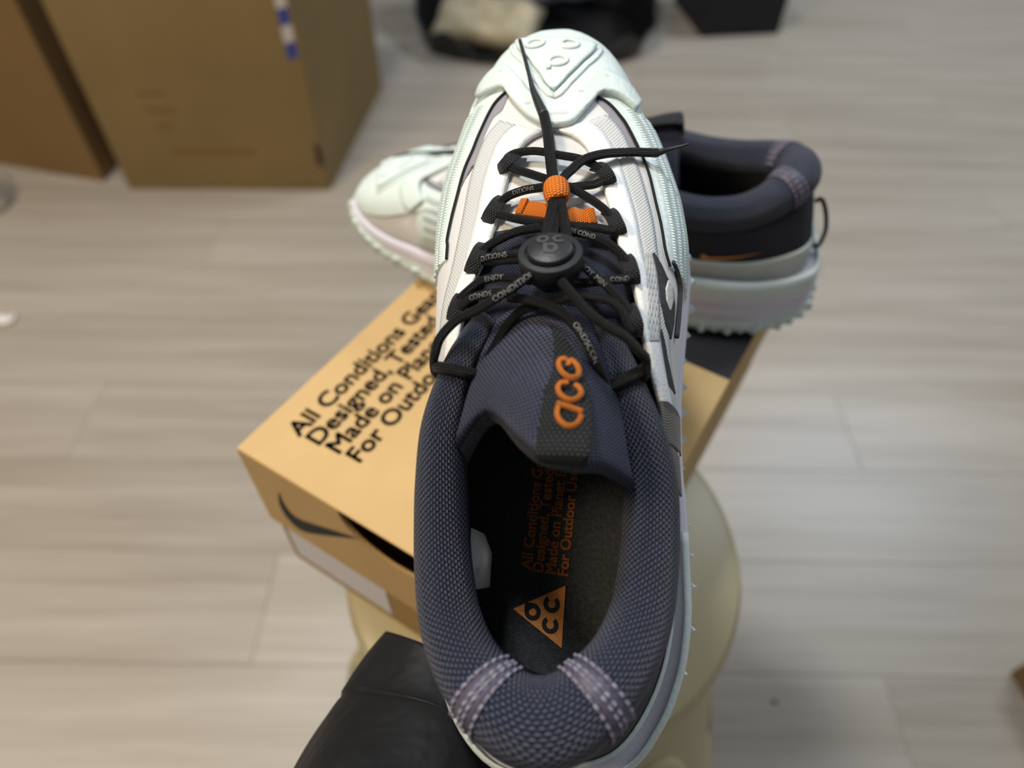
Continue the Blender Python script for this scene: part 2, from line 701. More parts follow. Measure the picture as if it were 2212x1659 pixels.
COLLAR = [(-1.905, 14.926, 8.3), (-2.471, 13.866, 8.4), (-2.957, 12.675, 8.2), (-3.299, 11.279, 7.9), (-3.389, 9.678, 7.45), (-3.364, 8.21, 7.2), (-3.246, 6.907, 7.2), (-2.951, 5.522, 7.4), (-2.395, 4.373, 7.8), (-1.633, 3.538, 8.2), (-0.774, 2.975, 8.5), (0.023, 2.825, 8.6), (0.794, 3.041, 8.5), (1.614, 3.662, 8.2), (2.365, 4.531, 7.8), (2.901, 5.678, 7.4), (3.175, 7.031, 7.2), (3.298, 8.294, 7.2), (3.295, 9.71, 7.45), (3.048, 11.106, 7.9), (2.691, 12.308, 8.2), (2.359, 13.316, 8.4), (1.929, 14.596, 8.3)]
COLLAR_A = [.42, .52, .62, .74, .85, .90, .93, .97, 1.02, 1.1, 1.2, 1.25, 1.2, 1.1, 1.02, .97, .93, .90, .85, .74, .62, .52, .42]
COLLAR_B = [.5, .62, .8, .95, 1.05, 1.1, 1.1, 1.1, 1.15, 1.2, 1.25, 1.25, 1.25, 1.2, 1.15, 1.1, 1.1, 1.1, 1.05, .95, .8, .62, .5]
CPATH = spline([tuple(p) + (a, b) for p, a, b in zip(COLLAR, COLLAR_A, COLLAR_B)], 8)
CN = len(CPATH)


def collar_frame(i):
    p = V(CPATH[i][:3])
    t = V(CPATH[min(i + 1, CN - 1)][:3]) - V(CPATH[max(i - 1, 0)][:3])
    t.normalize()
    out = t.cross(V((0, 0, 1)))
    out.normalize()
    up = out.cross(t)
    up.normalize()
    if up.z < 0:
        up = -up
    return p, t, out, up, CPATH[i][3], CPATH[i][4]


def collar_pt(i, phi, extra=0.0):
    p, t, out, up, a, b = collar_frame(i)
    return p + out * ((a + extra) * math.cos(phi)) + up * ((b + extra) * math.sin(phi))


def strip_on_upper(name, A, B, mat, parent, off=.05, n=40, m=6, thick=.08, label=None, kind=None):
    a, b = resample(A, n), resample(B, n)
    rows = []
    for i in range(m + 1):
        f = i / m
        rows.append([upper_pt(p[0] + (q[0] - p[0]) * f, p[1] + (q[1] - p[1]) * f, off) for p, q in zip(a, b)])
    # keep the outside facing out
    p, q, s = V(rows[0][n // 2]), V(rows[0][n // 2 + 1]), V(rows[m][n // 2])
    nrm = (q - p).cross(s - p)
    flip = nrm.dot(V((p.x * .6, 0, 1))) < 0
    return grid(name, rows, mat, parent, thick, label, kind, flip)


PIPE_L = [(25.448, -0.212), (25.199, -0.256), (24.883, -0.301), (24.402, -0.335), (23.826, -0.357), (23.213, -0.372), (22.61, -0.384), (21.75, -0.422), (20.627, -0.449), (19.487, -0.499), (18.627, -0.529), (18.288, -0.52), (17.661, -0.52)]
PIPE_R = [(24.758, 0.205), (24.573, 0.251), (24.279, 0.289), (23.843, 0.324), (23.381, 0.354), (22.195, 0.396), (21.106, 0.421), (19.56, 0.44), (18.114, 0.48), (17.535, 0.508), (17.073, 0.551)]
GREY_L = [(25.177, -0.206), (24.363, -0.235), (24.11, -0.292), (23.634, -0.31), (23.085, -0.323), (22.457, -0.326), (21.73, -0.34), (21.584, -0.387)]
GREY_R = [(24.52, 0.197), (24.194, 0.219), (23.849, 0.251), (23.496, 0.237), (22.95, 0.268), (22.495, 0.297), (22.12, 0.324), (22.096, 0.382)]
CAP = [(24.907, -0.608), (25.698, -0.609), (25.556, -0.428), (25.629, -0.319), (25.641, -0.244), (25.121, -0.195), (24.374, -0.134), (23.73, -0.08), (23.219, -0.025), (22.981, 0.013), (23.098, 0.051), (23.946, 0.116), (24.666, 0.185), (25.066, 0.245), (25.022, 0.324), (24.753, 0.435), (24.351, 0.51), (23.69, 0.558)]
VEE_UP = [(26.652, -0.603), (27.035, -0.527), (27.195, -0.386), (26.894, -0.257), (25.845, -0.129), (24.967, -0.062), (24.106, -0.015), (24.053, 0.022), (24.87, 0.086), (26.261, 0.249), (26.367, 0.323), (26.202, 0.437), (25.851, 0.578), (25.348, 0.638)]
VEE_LO = [(25.772, -0.521), (25.631, -0.373), (25.702, -0.275), (25.578, -0.234), (25.074, -0.19), (24.345, -0.13), (23.726, -0.077), (23.187, -0.017), (23.017, 0.013), (23.135, 0.052), (23.946, 0.116), (24.751, 0.197), (25.077, 0.255), (24.922, 0.374), (24.49, 0.479)]
TRI_L = [(28.987, -0.368), (27.199, -0.114), (26.04, -0.03), (25.058, 0.004)]
TRI_R = [(28.055, 0.344), (26.775, 0.159), (25.867, 0.066), (25.055, 0.006)]
VEE2_L = [(28.573, -0.417), (26.897, -0.154), (25.514, -0.045), (24.789, -0.008), (24.61, 0.005)]
VEE2_LI = [(29.129, -0.463), (27.121, -0.124), (25.882, -0.032), (25.242, -0.004), (24.88, 0.005)]
VEE2_R = [(27.977, 0.423), (26.482, 0.193), (25.406, 0.075), (24.744, 0.024), (24.61, 0.005)]
VEE2_RI = [(28.094, 0.383), (26.737, 0.173), (25.749, 0.072), (25.204, 0.025), (24.88, 0.005)]
DOTS = [(26.578, -0.301), (25.927, -0.475), (24.294, -0.077), (25.9, 0.303), (23.612, 0), (23.61, 0.026), (24.831, 0.109)]
GLYPH_A = [(26.66, 0.019)]
GLYPH_B = [(28.013, -0.085)]
GLYPH_C = [(27.783, 0.082)]
FLAME1_L = [(17.36, 0.414), (17.054, 0.403), (16.443, 0.439), (15.469, 0.483), (14.724, 0.539), (14.379, 0.6)]
FLAME1_R = [(17.37, 0.419), (16.961, 0.481), (16.59, 0.529), (16.302, 0.601), (15.719, 0.634), (15.079, 0.637), (14.391, 0.611)]
FLAME1_HOLE_L = [(16.475, 0.538), (16.082, 0.519), (15.649, 0.533), (15.358, 0.573)]
FLAME1_HOLE_R = [(16.496, 0.546), (16.285, 0.595), (15.848, 0.609), (15.381, 0.582)]
FLAME2_L = [(14.522, 0.498), (14.137, 0.48), (13.564, 0.479), (13.023, 0.489), (12.865, 0.528), (12.638, 0.688)]
FLAME2_R = [(14.539, 0.507), (14.142, 0.545), (13.637, 0.584), (13.125, 0.645), (12.7, 0.705)]
GLIT1_L = [(12.127, 0.497), (11.569, 0.512), (10.912, 0.533)]
GLIT1_R = [(12.209, 0.578), (12.026, 0.854), (10.812, 0.849)]
GLIT2_L = [(10.81, 0.535), (10.095, 0.613), (9.4, 0.672)]
GLIT2_R = [(10.655, 0.739), (10.102, 0.737), (9.325, 0.717)]
BEAD = [(17.339, 0.568), (17.081, 0.625), (16.567, 0.686), (15.886, 0.69), (15.212, 0.686), (14.614, 0.673)]
RIB_L = [(17.238, 0.351), (16.424, 0.369), (15.387, 0.383), (14.453, 0.397), (13.927, 0.414)]
RIB_R = [(17.338, 0.402), (16.57, 0.441), (15.56, 0.472), (14.612, 0.489), (14.052, 0.491)]

TONGUE = [
    [(-1.805, 15.327, 8), (-1.223, 15.288, 8.5), (-0.657, 15.27, 8.8), (-0.125, 15.264, 8.9), (0.542, 15.152, 8.9), (1.198, 15.052, 8.7), (1.71, 14.874, 8.2)],
    [(-1.905, 14.378, 8.4), (-1.203, 14.406, 9.1), (-0.572, 14.404, 9.5), (0.09, 14.317, 9.7), (0.792, 14.186, 9.6), (1.417, 14.039, 9.2), (1.917, 13.906, 8.5)],
    [(-2.125, 13.225, 8.7), (-1.327, 13.25, 9.6), (-0.561, 13.202, 10.1), (0.219, 13.04, 10.4), (1.018, 12.917, 10.2), (1.619, 12.853, 9.7), (2.184, 12.784, 8.7)],
    [(-2.374, 12.291, 8.8), (-1.474, 12.413, 9.9), (-0.569, 12.161, 10.5), (0.263, 11.807, 10.9), (1.095, 11.713, 10.7), (1.806, 11.68, 10), (2.438, 11.516, 8.8)],
    [(-2.566, 11.475, 8.8), (-1.513, 11.822, 10), (-0.532, 11.247, 10.7), (0.259, 10.73, 11.1), (1.098, 10.553, 11), (1.895, 10.58, 10.1), (2.591, 10.313, 8.8)],
    [(-2.743, 10.851, 8.6), (-1.59, 11.537, 9.9), (-0.6, 10.736, 10.6), (0.162, 10.131, 11.1), (1.033, 9.895, 11), (1.886, 9.948, 10.1), (2.721, 9.646, 8.6)],
    [(-2.771, 10.52, 8.1), (-1.623, 11.482, 9.5), (-0.684, 10.622, 10.2), (0.081, 9.963, 10.7), (0.993, 9.671, 10.6), (1.86, 9.712, 9.7), (2.794, 9.38, 8.1)]]
TONGUE_BACK = [
    [(-2.707, 10.264, 7.6), (-1.611, 11.43, 9.2), (-0.69, 10.512, 9.9), (0.049, 9.891, 10.3), (0.954, 9.646, 10.2), (1.836, 9.681, 9.3), (2.79, 9.345, 7.6)],
    [(-2.568, 10.32, 7.2), (-1.539, 11.346, 8.9), (-0.625, 10.441, 9.5), (0.07, 9.893, 9.9), (0.94, 9.723, 9.8), (1.786, 9.785, 8.9), (2.697, 9.501, 7.2)],
    [(-2.537, 11.005, 6.8), (-1.453, 11.495, 8.3), (-0.611, 10.794, 8.9), (0.101, 10.375, 9.3), (0.92, 10.252, 9.2), (1.684, 10.388, 8.3), (2.553, 10.233, 6.8)],
    [(-2.383, 12.242, 7), (-1.414, 12.402, 8.3), (-0.601, 12.1, 8.9), (0.084, 11.879, 9.2), (0.837, 11.823, 9.1), (1.531, 11.9, 8.4), (2.28, 11.891, 7)]]
TAB_L = [(0.147, 14.187, 9.55), (0.202, 13.714, 9.8), (0.239, 13.071, 10.15), (0.227, 12.369, 10.5), (0.177, 11.511, 10.95), (0.094, 10.739, 11.2), (0.001, 10.061, 11.3), (0, 9.898, 11.1), (0.092, 9.833, 10.6)]
TAB_R = [(0.551, 14.018, 9.75), (0.861, 13.502, 10), (1.162, 12.952, 10.35), (1.389, 12.286, 10.75), (1.492, 11.453, 11.15), (1.518, 10.704, 11.35), (1.455, 10.007, 11.4), (1.413, 9.79, 11.2), (1.316, 9.677, 10.7)]
EMB_A1 = [(0.585, 11.347, 11.16), (0.827, 11.273, 11.18), (1.06, 11.187, 11.2), (1.283, 11.091, 11.22)]
EMB_A2 = [(0.632, 11.279, 11.16), (0.603, 11.017, 11.18), (0.744, 10.791, 11.22), (0.963, 10.708, 11.24), (1.167, 10.803, 11.25), (1.252, 11.02, 11.24)]
EMB_C = [(0.898, 11.977, 10.98), (0.699, 11.972, 10.96), (0.61, 11.825, 10.98), (0.695, 11.609, 11.03), (0.92, 11.462, 11.08), (1.128, 11.488, 11.1), (1.245, 11.635, 11.1), (1.175, 11.821, 11.05), (1.057, 11.899, 11.02)]
EMB_G = [(0.84, 12.735, 10.7), (0.666, 12.717, 10.7), (0.619, 12.55, 10.74), (0.731, 12.302, 10.8), (0.953, 12.147, 10.86), (1.141, 12.175, 10.9), (1.173, 12.383, 10.86), (1.052, 12.602, 10.8), (0.919, 12.657, 10.76), (0.892, 12.508, 10.8)]

LACES = {
    'row1': [(0.155, 20.124, 8.003), (-0.572, 20.522, 7.827), (-1.201, 20.897, 7.62), (-1.528, 21.273, 7.412), (-1.412, 21.55, 7.398), (-1.014, 21.665, 7.442), (-0.371, 21.629, 7.507), (0.411, 21.38, 7.585), (1.177, 21.144, 7.632), (1.743, 20.802, 7.658), (2.042, 20.38, 7.671), (1.734, 19.992, 7.866), (1.225, 19.846, 8.01), (0.672, 19.77, 8.074)],
    'row2': [(0.208, 19.857, 8.081), (-0.304, 19.793, 8.095), (-0.775, 19.744, 8.067), (-1.342, 19.561, 8.028), (-1.649, 19.265, 7.979), (-1.696, 18.9, 8.087), (-1.383, 18.674, 8.292), (-0.944, 18.45, 8.461), (-0.241, 18.178, 8.666), (0.39, 18.046, 8.726), (0.966, 17.959, 8.753), (1.668, 17.919, 8.659), (2.151, 17.873, 8.537), (2.378, 18.053, 8.355), (2.23, 18.394, 8.28), (1.991, 18.801, 8.236), (1.408, 19.347, 8.149), (0.766, 19.819, 8.098)],
    'row3l': [(0.255, 17.993, 8.699), (-0.324, 17.948, 8.711), (-0.906, 17.854, 8.713), (-1.532, 17.576, 8.707), (-1.964, 17.328, 8.649), (-2.238, 17.051, 8.588), (-2.09, 16.869, 8.763), (-1.693, 16.836, 9.011), (-1.141, 16.819, 9.187), (-0.524, 16.824, 9.249)],
    'row3low': [(-2.168, 16.931, 8.579), (-1.708, 16.739, 8.892), (-1.149, 16.659, 9.096), (-0.575, 16.657, 9.159)],
    'row3r': [(0.568, 17.883, 8.745), (0.968, 17.732, 8.818), (1.664, 17.465, 8.864), (2.178, 17.167, 8.85), (2.577, 16.745, 8.817), (2.8, 16.277, 8.807), (2.658, 15.945, 9.001), (2.147, 15.789, 9.282), (1.523, 15.625, 9.506), (0.904, 15.551, 9.591)],
    'row4l': [(-0.346, 15.699, 9.622), (-0.995, 15.865, 9.513), (-1.443, 15.954, 9.38), (-1.99, 15.898, 9.197), (-2.455, 15.645, 8.999), (-2.855, 15.375, 8.71), (-2.92, 15.024, 8.653), (-2.721, 15.094, 8.888), (-2.307, 15.284, 9.263), (-1.83, 15.308, 9.545), (-1.298, 15.294, 9.698), (-0.784, 15.218, 9.773)],
    'row4r': [(1.069, 16.419, 9.449), (1.362, 16.095, 9.593), (1.689, 15.741, 9.662), (2.135, 15.352, 9.552), (2.5, 14.973, 9.371), (2.763, 14.557, 9.172), (2.784, 14.152, 9.143), (2.653, 14.332, 9.259), (2.454, 14.756, 9.368), (2.088, 14.997, 9.531), (1.682, 15.055, 9.679), (1.114, 15.064, 9.81), (0.305, 14.866, 9.92)] + [(-0.534, 14.711, 9.7), (-1.01, 14.378, 9.5), (-1.322, 13.97, 9.3), (-1.687, 13.486, 8.9), (-2.217, 12.804, 8.3)],
    'cross': [(-0.976, 15.047, 9.883), (-0.284, 14.828, 10.171), (0.329, 14.561, 10.265)] + [(0.848, 14.198, 10.3), (1.2, 13.732, 10.3), (1.467, 13.26, 10.15), (1.651, 12.887, 9.8), (1.859, 12.536, 9.3), (1.954, 12.369, 8.9)],
    'outer_l': [(-0.152, 15.665, 10.388), (-0.623, 15.252, 10.48), (-1.116, 14.966, 10.374)] + [(-1.944, 14.627, 10), (-2.622, 14.425, 9.7), (-3.177, 13.976, 9.4), (-3.407, 13.545, 9.1), (-3.516, 13.399, 8.8), (-3.539, 13.13, 8.4), (-3.392, 12.946, 8)],
    'outer_r': [(0.659, 15.293, 10.488), (1.056, 14.743, 10.563), (1.443, 14.267, 10.582)] + [(1.981, 13.9, 10.3), (2.529, 13.658, 10), (2.989, 13.277, 9.6), (3.153, 13.215, 9.2), (3.159, 12.831, 8.8), (2.88, 12.575, 8.4)],
}
TAIL1 = [(0.066, 16.895, 9.638), (0.139, 17.559, 9.232), (0.237, 18.359, 8.795), (0.333, 19.068, 8.577), (0.32, 19.536, 8.377), (0.25, 20.074, 8.168), (0.139, 21.072, 7.828), (-0.007, 22.489, 7.353), (-0.176, 23.456, 7.04)]
TAIL1_TIP = [(-0.176, 23.456, 7.04), (-0.432, 24.253, 6.771), (-0.65, 24.965, 6.557), (-0.795, 25.661, 6.379), (-1.026, 26.81, 5.979), (-1.374, 28.521, 5.137)]
TAIL1B = [(0.317, 16.856, 9.603), (0.374, 17.578, 9.174), (0.412, 18.383, 8.735), (0.423, 18.974, 8.559)]
TAIL2 = [(0.805, 16.808, 9.664), (0.744, 17.589, 9.215), (0.614, 18.401, 8.777), (0.523, 19.057, 8.58), (0.538, 19.585, 8.361), (0.62, 20.114, 8.154), (0.904, 20.492, 8.039), (1.323, 20.953, 7.879), (2.031, 21.265, 7.686)] + [(3.008, 21.686, 7.05), (3.704, 21.816, 6.75), (4.003, 21.862, 6.65)]
TAIL2_TIP = [(4.003, 21.862, 6.65), (4.4, 21.999, 6.6), (5.116, 22.114, 6.7)]
KEEP = [(0.449, 19.034, 8.538), (0.418, 19.215, 8.488), (0.385, 19.495, 8.4), (0.361, 19.751, 8.312), (0.348, 19.902, 8.258)]
OSTRAP = [(-0.894, 19.146, 7.972), (-0.623, 19.04, 8.087), (-0.148, 18.88, 8.21), (0.386, 18.714, 8.304), (0.999, 18.567, 8.32), (1.403, 18.532, 8.258), (1.628, 18.575, 8.157)]
LOOPS = [
    [(-1.051, 21.888, 7.142), (-1.181, 21.552, 7.478), (-1.373, 21.242, 7.666), (-1.601, 21.096, 7.571), (-1.807, 21.078, 7.254)],
    [(1.696, 20.975, 7.382), (1.883, 20.728, 7.678), (2.064, 20.394, 7.863), (2.177, 20.191, 7.799), (2.232, 20.156, 7.517)],
    [(-1.529, 19.699, 7.706), (-1.647, 19.399, 8.02), (-1.796, 19.009, 8.225), (-1.964, 18.771, 8.159), (-2.119, 18.658, 7.869)],
    [(2.108, 18.87, 7.959), (2.233, 18.559, 8.296), (2.353, 18.153, 8.543), (2.451, 17.926, 8.503), (2.509, 17.819, 8.245)],
    [(-2.052, 17.649, 8.294), (-2.126, 17.342, 8.633), (-2.232, 16.901, 8.86), (-2.368, 16.599, 8.798), (-2.505, 16.466, 8.487)],
    [(2.611, 16.893, 8.544), (2.7, 16.61, 8.848), (2.78, 16.24, 9.049), (2.835, 15.987, 8.996), (2.852, 15.855, 8.743)],
    [(-2.682, 15.684, 8.627), (-2.738, 15.39, 8.904), (-2.834, 15.064, 8.977), (-2.931, 14.852, 8.808), (-3.028, 14.796, 8.455)],
    [(2.635, 14.98, 9.052), (2.734, 14.718, 9.274), (2.821, 14.428, 9.346), (2.874, 14.208, 9.227), (2.839, 13.988, 9.006)]]
LOCK_AT = [(0.31, 16.113, 9.885)][0]
INS_TRI = [(-1.506, 5.5, 2.95), (0.444, 6.367, 2.95), (0.292, 4.187, 2.95)]
INS_TXT = [(-0.852, 6.904, 2.95), (-0.417, 6.779, 2.95), (0.049, 6.722, 2.95), (0.513, 6.665, 2.95), (-0.447, 10.828, 2.95)]
SIZE_TAG = [[(-2.656, 8.287, 5.8), (-2.657, 7.363, 5.8), (-2.619, 6.233, 5.8)], [(-2.282, 8.111, 5.3), (-2.211, 7.377, 5.2), (-2.277, 6.281, 5.2)], [(-2.245, 8.008, 5.1), (-2.032, 7.461, 5), (-2.084, 6.325, 5)]]


def make_shoe(label, matrix, mirror):
    CTX['s'], CTX['mir'] = .01, mirror
    sh = empty('trail_shoe', label, 'shoe', matrix)
    hero = not mirror
    rim = outline()
    # ---- outsole and its lugs
    zb = bottom_z
    rings = [outline_ring(rim, -1.2, lambda y: zb(y) + .05), outline_ring(rim, 0, zb), outline_ring(rim, .26, lambda y: zb(y) + .18),
             outline_ring(rim, .32, lambda y: zb(y) + .6), outline_ring(rim, .10, lambda y: zb(y) + .95 if y < 27 else zb(y) + .85)]
    n = len(rim)
    verts = [p for r in rings for p in r]
    faces = [(i * n + k, i * n + (k + 1) % n, (i + 1) * n + (k + 1) % n, (i + 1) * n + k) for i in range(len(rings) - 1) for k in range(n)]
    faces.append(tuple(range(n - 1, -1, -1)))
    outsole = mesh('outsole', verts, faces, 'rubber', sh, None, True, 'mint white rubber outsole')
    # wedge shaped lugs along the edge
    lug_me = None
    k = 0
    while k < n:
        p = rings[2][k]
        q = rim[k]
        ang = math.atan2(p[1] - q[1], p[0] - q[0])
        if lug_me is None:
            keep = CTX['mir']
            CTX['mir'] = False
            o = mesh('lug', [(-.25, -.22, -.14), (-.25, .22, -.14), (.07, .13, -.10), (.07, -.13, -.10),
                             (-.25, -.26, .36), (-.25, .26, .36), (.03, .16, .30), (.03, -.16, .30), (.27, 0, .02), (.16, 0, .34)],
                     [(0, 1, 2, 3), (4, 7, 9, 6, 5), (0, 3, 7, 4), (1, 5, 6, 2), (0, 4, 5, 1), (3, 8, 9, 7), (2, 6, 9, 8), (2, 8, 3)], 'rubber', outsole, None, False)
            CTX['mir'] = keep
            lug_me = o.data
        else:
            o = bpy.data.objects.new('lug', lug_me)
            COL.objects.link(o)
            o.parent = outsole
        px = -p[0] if mirror else p[0]
        o.location = (px * .01, p[1] * .01, (p[2] + .1) * .01)
        o.rotation_euler = (0, 0, math.pi - ang if mirror else ang)
        s = 1.25 + .35 * math.sin(k * 1.7)
        o.scale = (s, s, s)
        k += 2 if p[1] > 22 or p[1] < 6 else 3
    # ---- midsole with its grooves
    sz = seam_z

    def lev(f, d=0.0):
        return lambda y: zb(y) + .9 + (sz(y) - zb(y) - .9) * f + d
    prof = [(.08, 0), (.16, .10), (.17, .30), (.05, .36), (.04, .42), (.14, .48), (.15, .72), (.06, .80), (.06, .86), (-.02, 1.0), (-.25, 1.06), (-1.0, 1.0)]
    rings = [outline_ring(rim, o, lev(f)) for o, f in prof]
    verts = [p for r in rings for p in r]
    faces = [(i * n + k, i * n + (k + 1) % n, (i + 1) * n + (k + 1) % n, (i + 1) * n + k) for i in range(len(rings) - 1) for k in range(n)]
    mid = mesh('midsole', verts, faces, 'foam', sh, None, True, 'pale lavender foam midsole')
    # rubber heel cradle along the top of the midsole
    hk = [k for k in range(n) if rim[k][1] < 8.5]
    i0 = min(range(len(hk)), key=lambda j: (rim[hk[j]][0] > 0, -rim[hk[j]][1]))
    left = [k for k in hk if rim[k][0] <= 0]
    right = [k for k in hk if rim[k][0] > 0]
    left.sort(key=lambda k: -rim[k][1])
    right.sort(key=lambda k: rim[k][1])
    seq = left + right
    rows = []
    for o, f in ((.02, .66), (.09, .74), (.08, .98), (-.05, 1.12), (-.2, 1.16)):
        rg = outline_ring(rim, o, lev(f))
        rows.append([rg[k] for k in seq])
    grid('heel_cradle', rows, 'rubber', mid, .05)
    # ---- upper: vamp with the throat cut out
    for side in (-1, 1):
        ys = [FRONT_Y + (30.38 - FRONT_Y) * (k / 70) ** .92 for k in range(71)]
        rows = []
        for y in ys:
            ut = throat_u(y) if y < 23 else 0.0
            sink = -.4 * max(0, min(1, (11.3 - y) / 2)) ** 2
            rows.append([upper_pt(y, side * (ut + (1 - ut) * j / 22), sink) for j in range(23)])
        grid('vamp', rows, 'white_mesh', sh, .12, 'white mesh upper', None, side < 0)
        rows = [[(p[0], p[1], p[2]) for p in (upper_pt(y, side * min(1, throat_u(y) + .02 + (1 - throat_u(y)) * j / 8), -.18) for j in range(9))] for y in ys[:60]]
        grid('lining', rows, 'lining', sh)
    # ---- navy quarter round the heel, from the midsole seam to the collar
    idx = [i for i in range(CN) if CPATH[i][1] < 12.4]
    rows = []
    for f in [k / 10 for k in range(11)]:
        rw = []
        for i in idx:
            top = collar_pt(i, -.5, -.05)
            p, t, out, up, a, b = collar_frame(i)
            best = min(rim, key=lambda q: abs(math.atan2(q[0], 7.5 - q[1]) - math.atan2(top.x, 7.5 - top.y)) if top.y < 7.0 else
                       (abs(q[1] - top.y) + (100 if q[0] * top.x < 0 else 0)))
            cx, cy = 0, min(7.5, max(best[1], 5))
            d = V((best[0] - cx, best[1] - cy, 0))
            d = d * (1 - .85 / max(d.length, 1.4))
            bot = V((cx + d.x, cy + d.y, sz(best[1]) - .05))
            g = f * f * (3 - 2 * f) * .35 + f * .65
            pt = bot.lerp(top, f)
            xy = bot.lerp(top, f ** 1.5)
            bul = math.sin(math.pi * f) * .1
            rw.append((xy.x + out.x * bul, xy.y + out.y * bul, pt.z))
        rows.append(rw)
    # smooth the rows sideways
    for rw in rows:
        for _ in range(6):
            rw[:] = [rw[0]] + [tuple((a + 2 * b + c) / 4 for a, b, c in zip(rw[k - 1], rw[k], rw[k + 1])) for k in range(1, len(rw) - 1)] + [rw[-1]]
    QR = rows
    grid('quarter', rows, 'navy_flat', sh, .1, 'dark navy heel quarter', None, False)

    def quarter_pt(fi, fj, off):
        """point on the quarter: fi 0..1 along, fj 0..1 up"""
        a = min(max(fi, 0), .9999) * (len(QR[0]) - 1)
        b = min(max(fj, 0), .9999) * (len(QR) - 1)
        i, j = int(a), int(b)
        p = V(QR[j][i]).lerp(V(QR[j][i + 1]), a - i).lerp(V(QR[j + 1][i]).lerp(V(QR[j + 1][i + 1]), a - i), b - j)
        nn = (V(QR[j][i + 1]) - V(QR[j][i])).cross(V(QR[j + 1][i]) - V(QR[j][i]))
        nn.normalize()
        c = V((p.x, p.y - 7.5, 0))
        if nn.dot(c) < 0:
            nn = -nn
        return p + nn * off
    mud = grid('heel_mudguard', [[quarter_pt(k / 80, f, .10) for k in range(81)] for f in (0.0, .1, .2, .3, .36)], 'silver', sh, .1, 'silver grey film round the heel', None, False)
    grid('mudguard_rim', [[quarter_pt(k / 80, f, o) for k in range(81)] for f, o in ((.33, .12), (.36, .17), (.39, .17), (.42, .06))], 'rubber', mud, .05, None, None, False)
    # raised scales on the mudguard
    bv, bf = [], []
    for r in range(3):
        for k in range(96):
            a0, a1 = (k + .12 + .5 * (r % 2)) / 97, (k + .88 + .5 * (r % 2)) / 97
            f0, f1 = .04 + r * .09, .04 + r * .09 + .072
            b = len(bv)
            bv += [quarter_pt(a0, f0, .10), quarter_pt(a1, f0, .10), quarter_pt(a1, f1, .10), quarter_pt(a0, f1, .10)]
            bv += [quarter_pt(a0 * .8 + a1 * .2, f0 * .8 + f1 * .2, .15), quarter_pt(a0 * .2 + a1 * .8, f0 * .8 + f1 * .2, .15),
                   quarter_pt(a0 * .2 + a1 * .8, f0 * .2 + f1 * .8, .15), quarter_pt(a0 * .8 + a1 * .2, f0 * .2 + f1 * .8, .15)]
            bf += [(b + 4, b + 5, b + 6, b + 7)] + [(b + i, b + (i + 1) % 4, b + 4 + (i + 1) % 4, b + 4 + i) for i in range(4)]
    mesh('tread_scale', bv, bf, 'silver', mud, None, False, None, 'stuff')
    # small orange swoosh low on the outer heel side
    swoosh('swoosh', lambda a, b: quarter_pt(.80 - a * .115, .44 + b * .30, .06), 'orange_print', sh, 'small orange swoosh')
    # ---- padded collar
    seg = 20
    verts, uvs, faces = [], [], []
    L = 0
    for i in range(CN):
        if i:
            L += (V(CPATH[i][:3]) - V(CPATH[i - 1][:3])).length
        for k in range(seg + 1):
            ph = -math.pi / 2 + 2 * math.pi * k / seg
            verts.append(collar_pt(i, ph))
            uvs.append((L, k / seg * 6.0))
    for i in range(CN - 1):
        for k in range(seg):
            a = i * (seg + 1) + k
            faces.append((a, a + 1, a + seg + 2, a + seg + 1))
    faces.append(tuple(range(seg - 1, -1, -1)))
    faces.append(tuple((CN - 1) * (seg + 1) + k for k in range(seg)))
    collar = mesh('collar', verts, faces, 'navy_knit', sh, uvs, True, 'padded navy knit collar')
    # inner wall down to the insole
    rows = []
    for f in (0, .2, .45, .7, .9, 1.0):
        rw = []
        for i in range(CN):
            p, t, out, up, a, b = collar_frame(i)
            s = collar_pt(i, math.pi * 1.08, -.04)
            e = s + out * (.75 if s.y < 6 else 1.1)
            e.z = sz(max(s.y, 1)) - .75
            q = s.lerp(e, f)
            q.z = s.z + (e.z - s.z) * f
            rw.append(q)
        rows.append(rw)
    grid('lining', rows, 'lining', sh)
    # heel straps across the collar with their stitching
    for (ia, ib), ph0, ph1 in (((int(CN * .402), int(CN * .43)), math.pi * 1.0, -.45), ((int(CN * .57), int(CN * .598)), math.pi * 1.0, -.45)):
        rows = []
        for r in range(4):
            i = ia + (ib - ia) * r / 3
            rows.append([collar_pt(int(round(i)), ph0 + (ph1 - ph0) * k / 16, .035) for k in range(17)])
        st = grid('heel_strap', rows, 'strap', sh, .03, 'grey lavender strap across the collar')
        tv, tf = [], []
        for r in range(4):
            i = int(round(ia + (ib - ia) * r / 3))
            for k in range(14):
                a0, a1 = ph0 + (ph1 - ph0) * (k + .08) / 14, ph0 + (ph1 - ph0) * (k + .92) / 14
                p0, p1 = collar_pt(i, a0, .05), collar_pt(i, a1, .05)
                pm = collar_pt(i, (a0 + a1) / 2, .11)
                t = collar_frame(i)[1] * .045
                b = len(tv)
                tv += [p0 - t, p0 + t, pm + t, pm - t, p1 + t, p1 - t]
                tf += [(b, b + 1, b + 2, b + 3), (b + 3, b + 2, b + 4, b + 5)]
        mesh('stitching', tv, tf, 'thread', st, None, False, None, 'stuff')
    # loop at the back of the heel
    hb = [quarter_pt(.5, .78, .08), quarter_pt(.5, .80, .4), quarter_pt(.5, .62, .65), quarter_pt(.5, .35, .8), quarter_pt(.5, .12, .65), quarter_pt(.5, .12, .3), quarter_pt(.5, .2, .08)]
    tube('heel_loop', hb, .13, 'webbing', sh, 10, 5, 1.0, None, 'black cord loop at the heel')
    # ---- insole with its print
    ys = [.75 + (28.5 - .75) * (1 - math.cos(math.pi * k / 50)) / 2 for k in range(51)]
    rows = []
